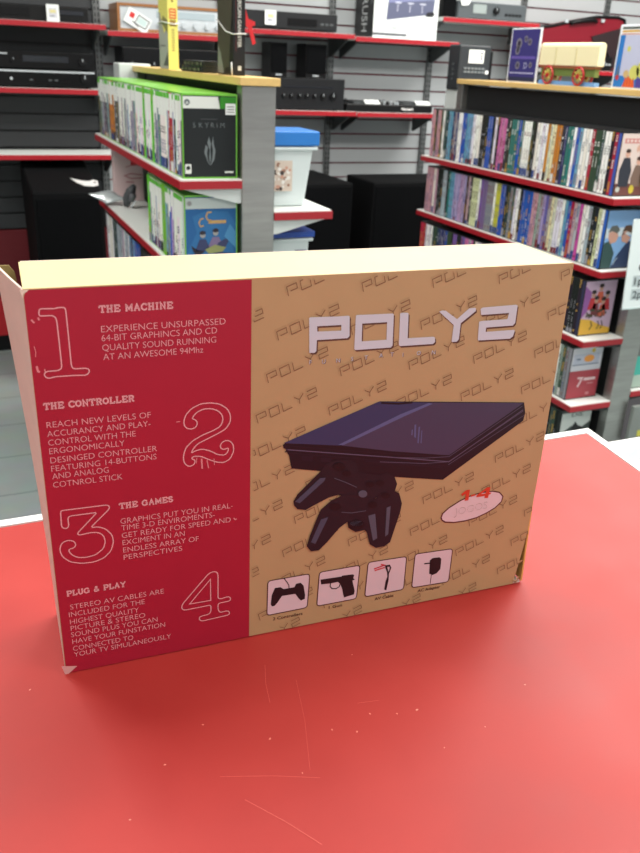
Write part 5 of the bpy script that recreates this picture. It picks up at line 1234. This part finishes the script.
b.poly(F, [[(0.012, 0.035), (0.02, 0.08), (0.03, 0.036)]], 0.0006, 10); b.disc(F, 0.022, 0.034, 0.008, 0.0008, 7); b.rect(F, 0.11, 0.007, 0.16, 0.035, 0.0006, 11); b.disc(F, 0.055, 0.118, 0.008, 0.0006, 8)
b.build('front_print', [pm((40, 116, 190), 30), pm((186, 190, 214), 30), pm((232, 236, 236), 30), pm((206, 160, 60)), pm((60, 70, 60)), pm((226, 110, 40)), pm((206, 150, 140)), pm((190, 60, 70)), pm((206, 206, 110)), pm((206, 176, 120)), pm((90, 110, 130)), pm((80, 70, 150))], t)
# price sign clipped to the near post of the right rack
t = thing('price_sign', 'white letter-size price sign clipped to the near post of the right rack', 'sign', (1.99, 1.95, 0.72))
ang = math.radians(-1.5)
F = fr((1.909, 1.960, 0.722), (math.cos(ang), 0, math.sin(ang)), (-math.sin(ang) * -1.0 - 0.05, 0, math.cos(ang)))
F = (V(1.909, 1.955, 0.722), V(1, 0, 0.004).normalized(), V(-0.075, 0, 1).normalized(), V(0, -1, 0))
def rr(u0, v0, u1, v1, r):
    out = []
    for cx, cy, a0 in ((u1 - r, v1 - r, 0), (u0 + r, v1 - r, 90), (u0 + r, v0 + r, 180), (u1 - r, v0 + r, 270)):
        for k in range(5):
            a = math.radians(a0 + k * 22.5); out.append((cx + r * math.cos(a), cy + r * math.sin(a)))
    return out
MB().prism(F, rr(0, 0, 0.216, 0.283, 0.006), -0.003, 0.0).build('sheet', mat('sign_sheet', (226, 236, 236), 0.35), t)
M_INK, M_HL = pm((44, 50, 54)), pm((186, 198, 200))
MB().text(F, '2 for', 0.045, 0.205, 0.030, 0.0006, 0, 0.12, 0, 0.012).build('price_line', M_INK, t)
MB().text(F, '6.00', 0.045, 0.120, 0.032, 0.0006, 0, 0.11, 0, 0.012).build('price_line', M_INK, t)
for v_, s in ((0.076, '1pc'), (0.032, '2pc')):
    b = MB(); b.rect(F, 0.027, v_ - 0.006, 0.15, v_ + 0.030, 0.0004, 1)
    b.text(F, s, 0.034, v_, 0.023, 0.0006, 0, 0.055, 0, 0.014)
    b.build('price_line', [M_INK, M_HL], t)
MB().fbox(F, 0.0, 0.216, -0.004, 0.0, -0.006, 0.001).build('lower_rail', mat('clear_edge', (190, 206, 206), 0.2), t)
MB().box(2.02, 2.05, 1.956, 2.016, 0.90, 0.93).build('clip', M_STEEL, t)
# goods on the far side of the right rack
o = case('dvd', 2.093, 2.045, 0.395, 't', 'teal-covered disc case on the right-hand side of the right rack', None, 'dvd case', False, True)
def art(b, F):
    b.rect(F, 0.003, 0.004, 0.131, 0.186, 0, 0); b.rect(F, 0.003, 0.004, 0.131, 0.05, 0.0003, 1); b.rect(F, 0.003, 0.12, 0.131, 0.186, 0.0003, 2)
    b.text(F, '2', 0.030, 0.095, 0.050, 0.0006, 3, 0.045, 0, 0.01); b.rect(F, 0.02, 0.165, 0.10, 0.175, 0.0005, 4)
tag(cover(o, 'cover_sheet', [pm((70, 176, 160)), pm((170, 190, 176)), pm((110, 112, 110)), pm((226, 232, 228)), pm((150, 60, 66))], art, 2.093, 2.045, 0.395), 'teal cover sheet with a white figure 2')
t = thing('blister_pack', 'grey hanging pack with yellow label under the right-hand shelf', 'pack', (2.10, 2.03, 0.25))
MB().box(2.030 + 0.058, 2.175, 1.990, 2.005, 0.205, 0.345).build('card', mat('grey_card', (128, 134, 130), 0.45), t, bevel=0.002)
b = MB(); F = f_front(2.088, 1.9895, 0.205); b.rect(F, 0, 0, 0.087, 0.014, 0.0003, 0); b.rect(F, 0.036, 0.022, 0.062, 0.046, 0.0004, 1)
b.build('print', [pm((176, 60, 66)), pm((206, 200, 80))], t)
b = MB(); b.tube([(2.13, 1.9975, 0.345), (2.13, 1.9985, 0.368), (2.13, 2.012, 0.372)], 0.0015, 6); b.build('hook', M_SILVER, t)
# display table beyond the counter
t = thing('display_table', 'white-topped display table beyond the right end of the counter', 'table', (1.35, 0.6, 0))
MB().box(0.90, 1.72, 0.12, 1.016, 0.765, 0.80).build('tabletop', mat('white_laminate', (240, 242, 242), 0.4), t, bevel=0.003)
MB().box(0.94, 1.68, 0.16, 0.976, 0.70, 0.765).build('apron', M_PALE, t)
for x in (0.96, 1.66):
    for y in (0.18, 0.956): MB().box(x - 0.022, x + 0.022, y - 0.022, y + 0.022, 0, 0.70).build('leg', M_PALE, t)
t = thing('paper_sheet', 'white sheet with a grey mark lying on the white display table', 'paper', (1.03, 0.95, 0.80))
F = f_top(0, 0, 0.8006)
MB().prism(F, [(0.985, 0.90), (1.10, 0.915), (1.075, 1.005), (0.975, 0.99)], 0, 0.0006).build('sheet', M_PAPER, t)
b = MB(); b.poly(F, [[(1.000, 0.945), (1.02, 0.935), (1.05, 0.945), (1.065, 0.965), (1.045, 0.98), (1.03, 0.965), (1.01, 0.97)]], 0.0010, 0)
b.ribbon(F, [(0.99, 0.915), (1.09, 0.925), (1.07, 0.995)], 0.004, 0.0010, 0)
b.build('print', pm((150, 158, 162)), t)
o = MB().box(1.95, 3.6, 1.7, 4.0, 0.0002, 0.008).build('floor_mat', mat('black_rubber', (36, 36, 40), 0.7), None, (2.7, 2.8, 0)); tag(o, 'black rubber mat on the floor past the right rack', 'mat')
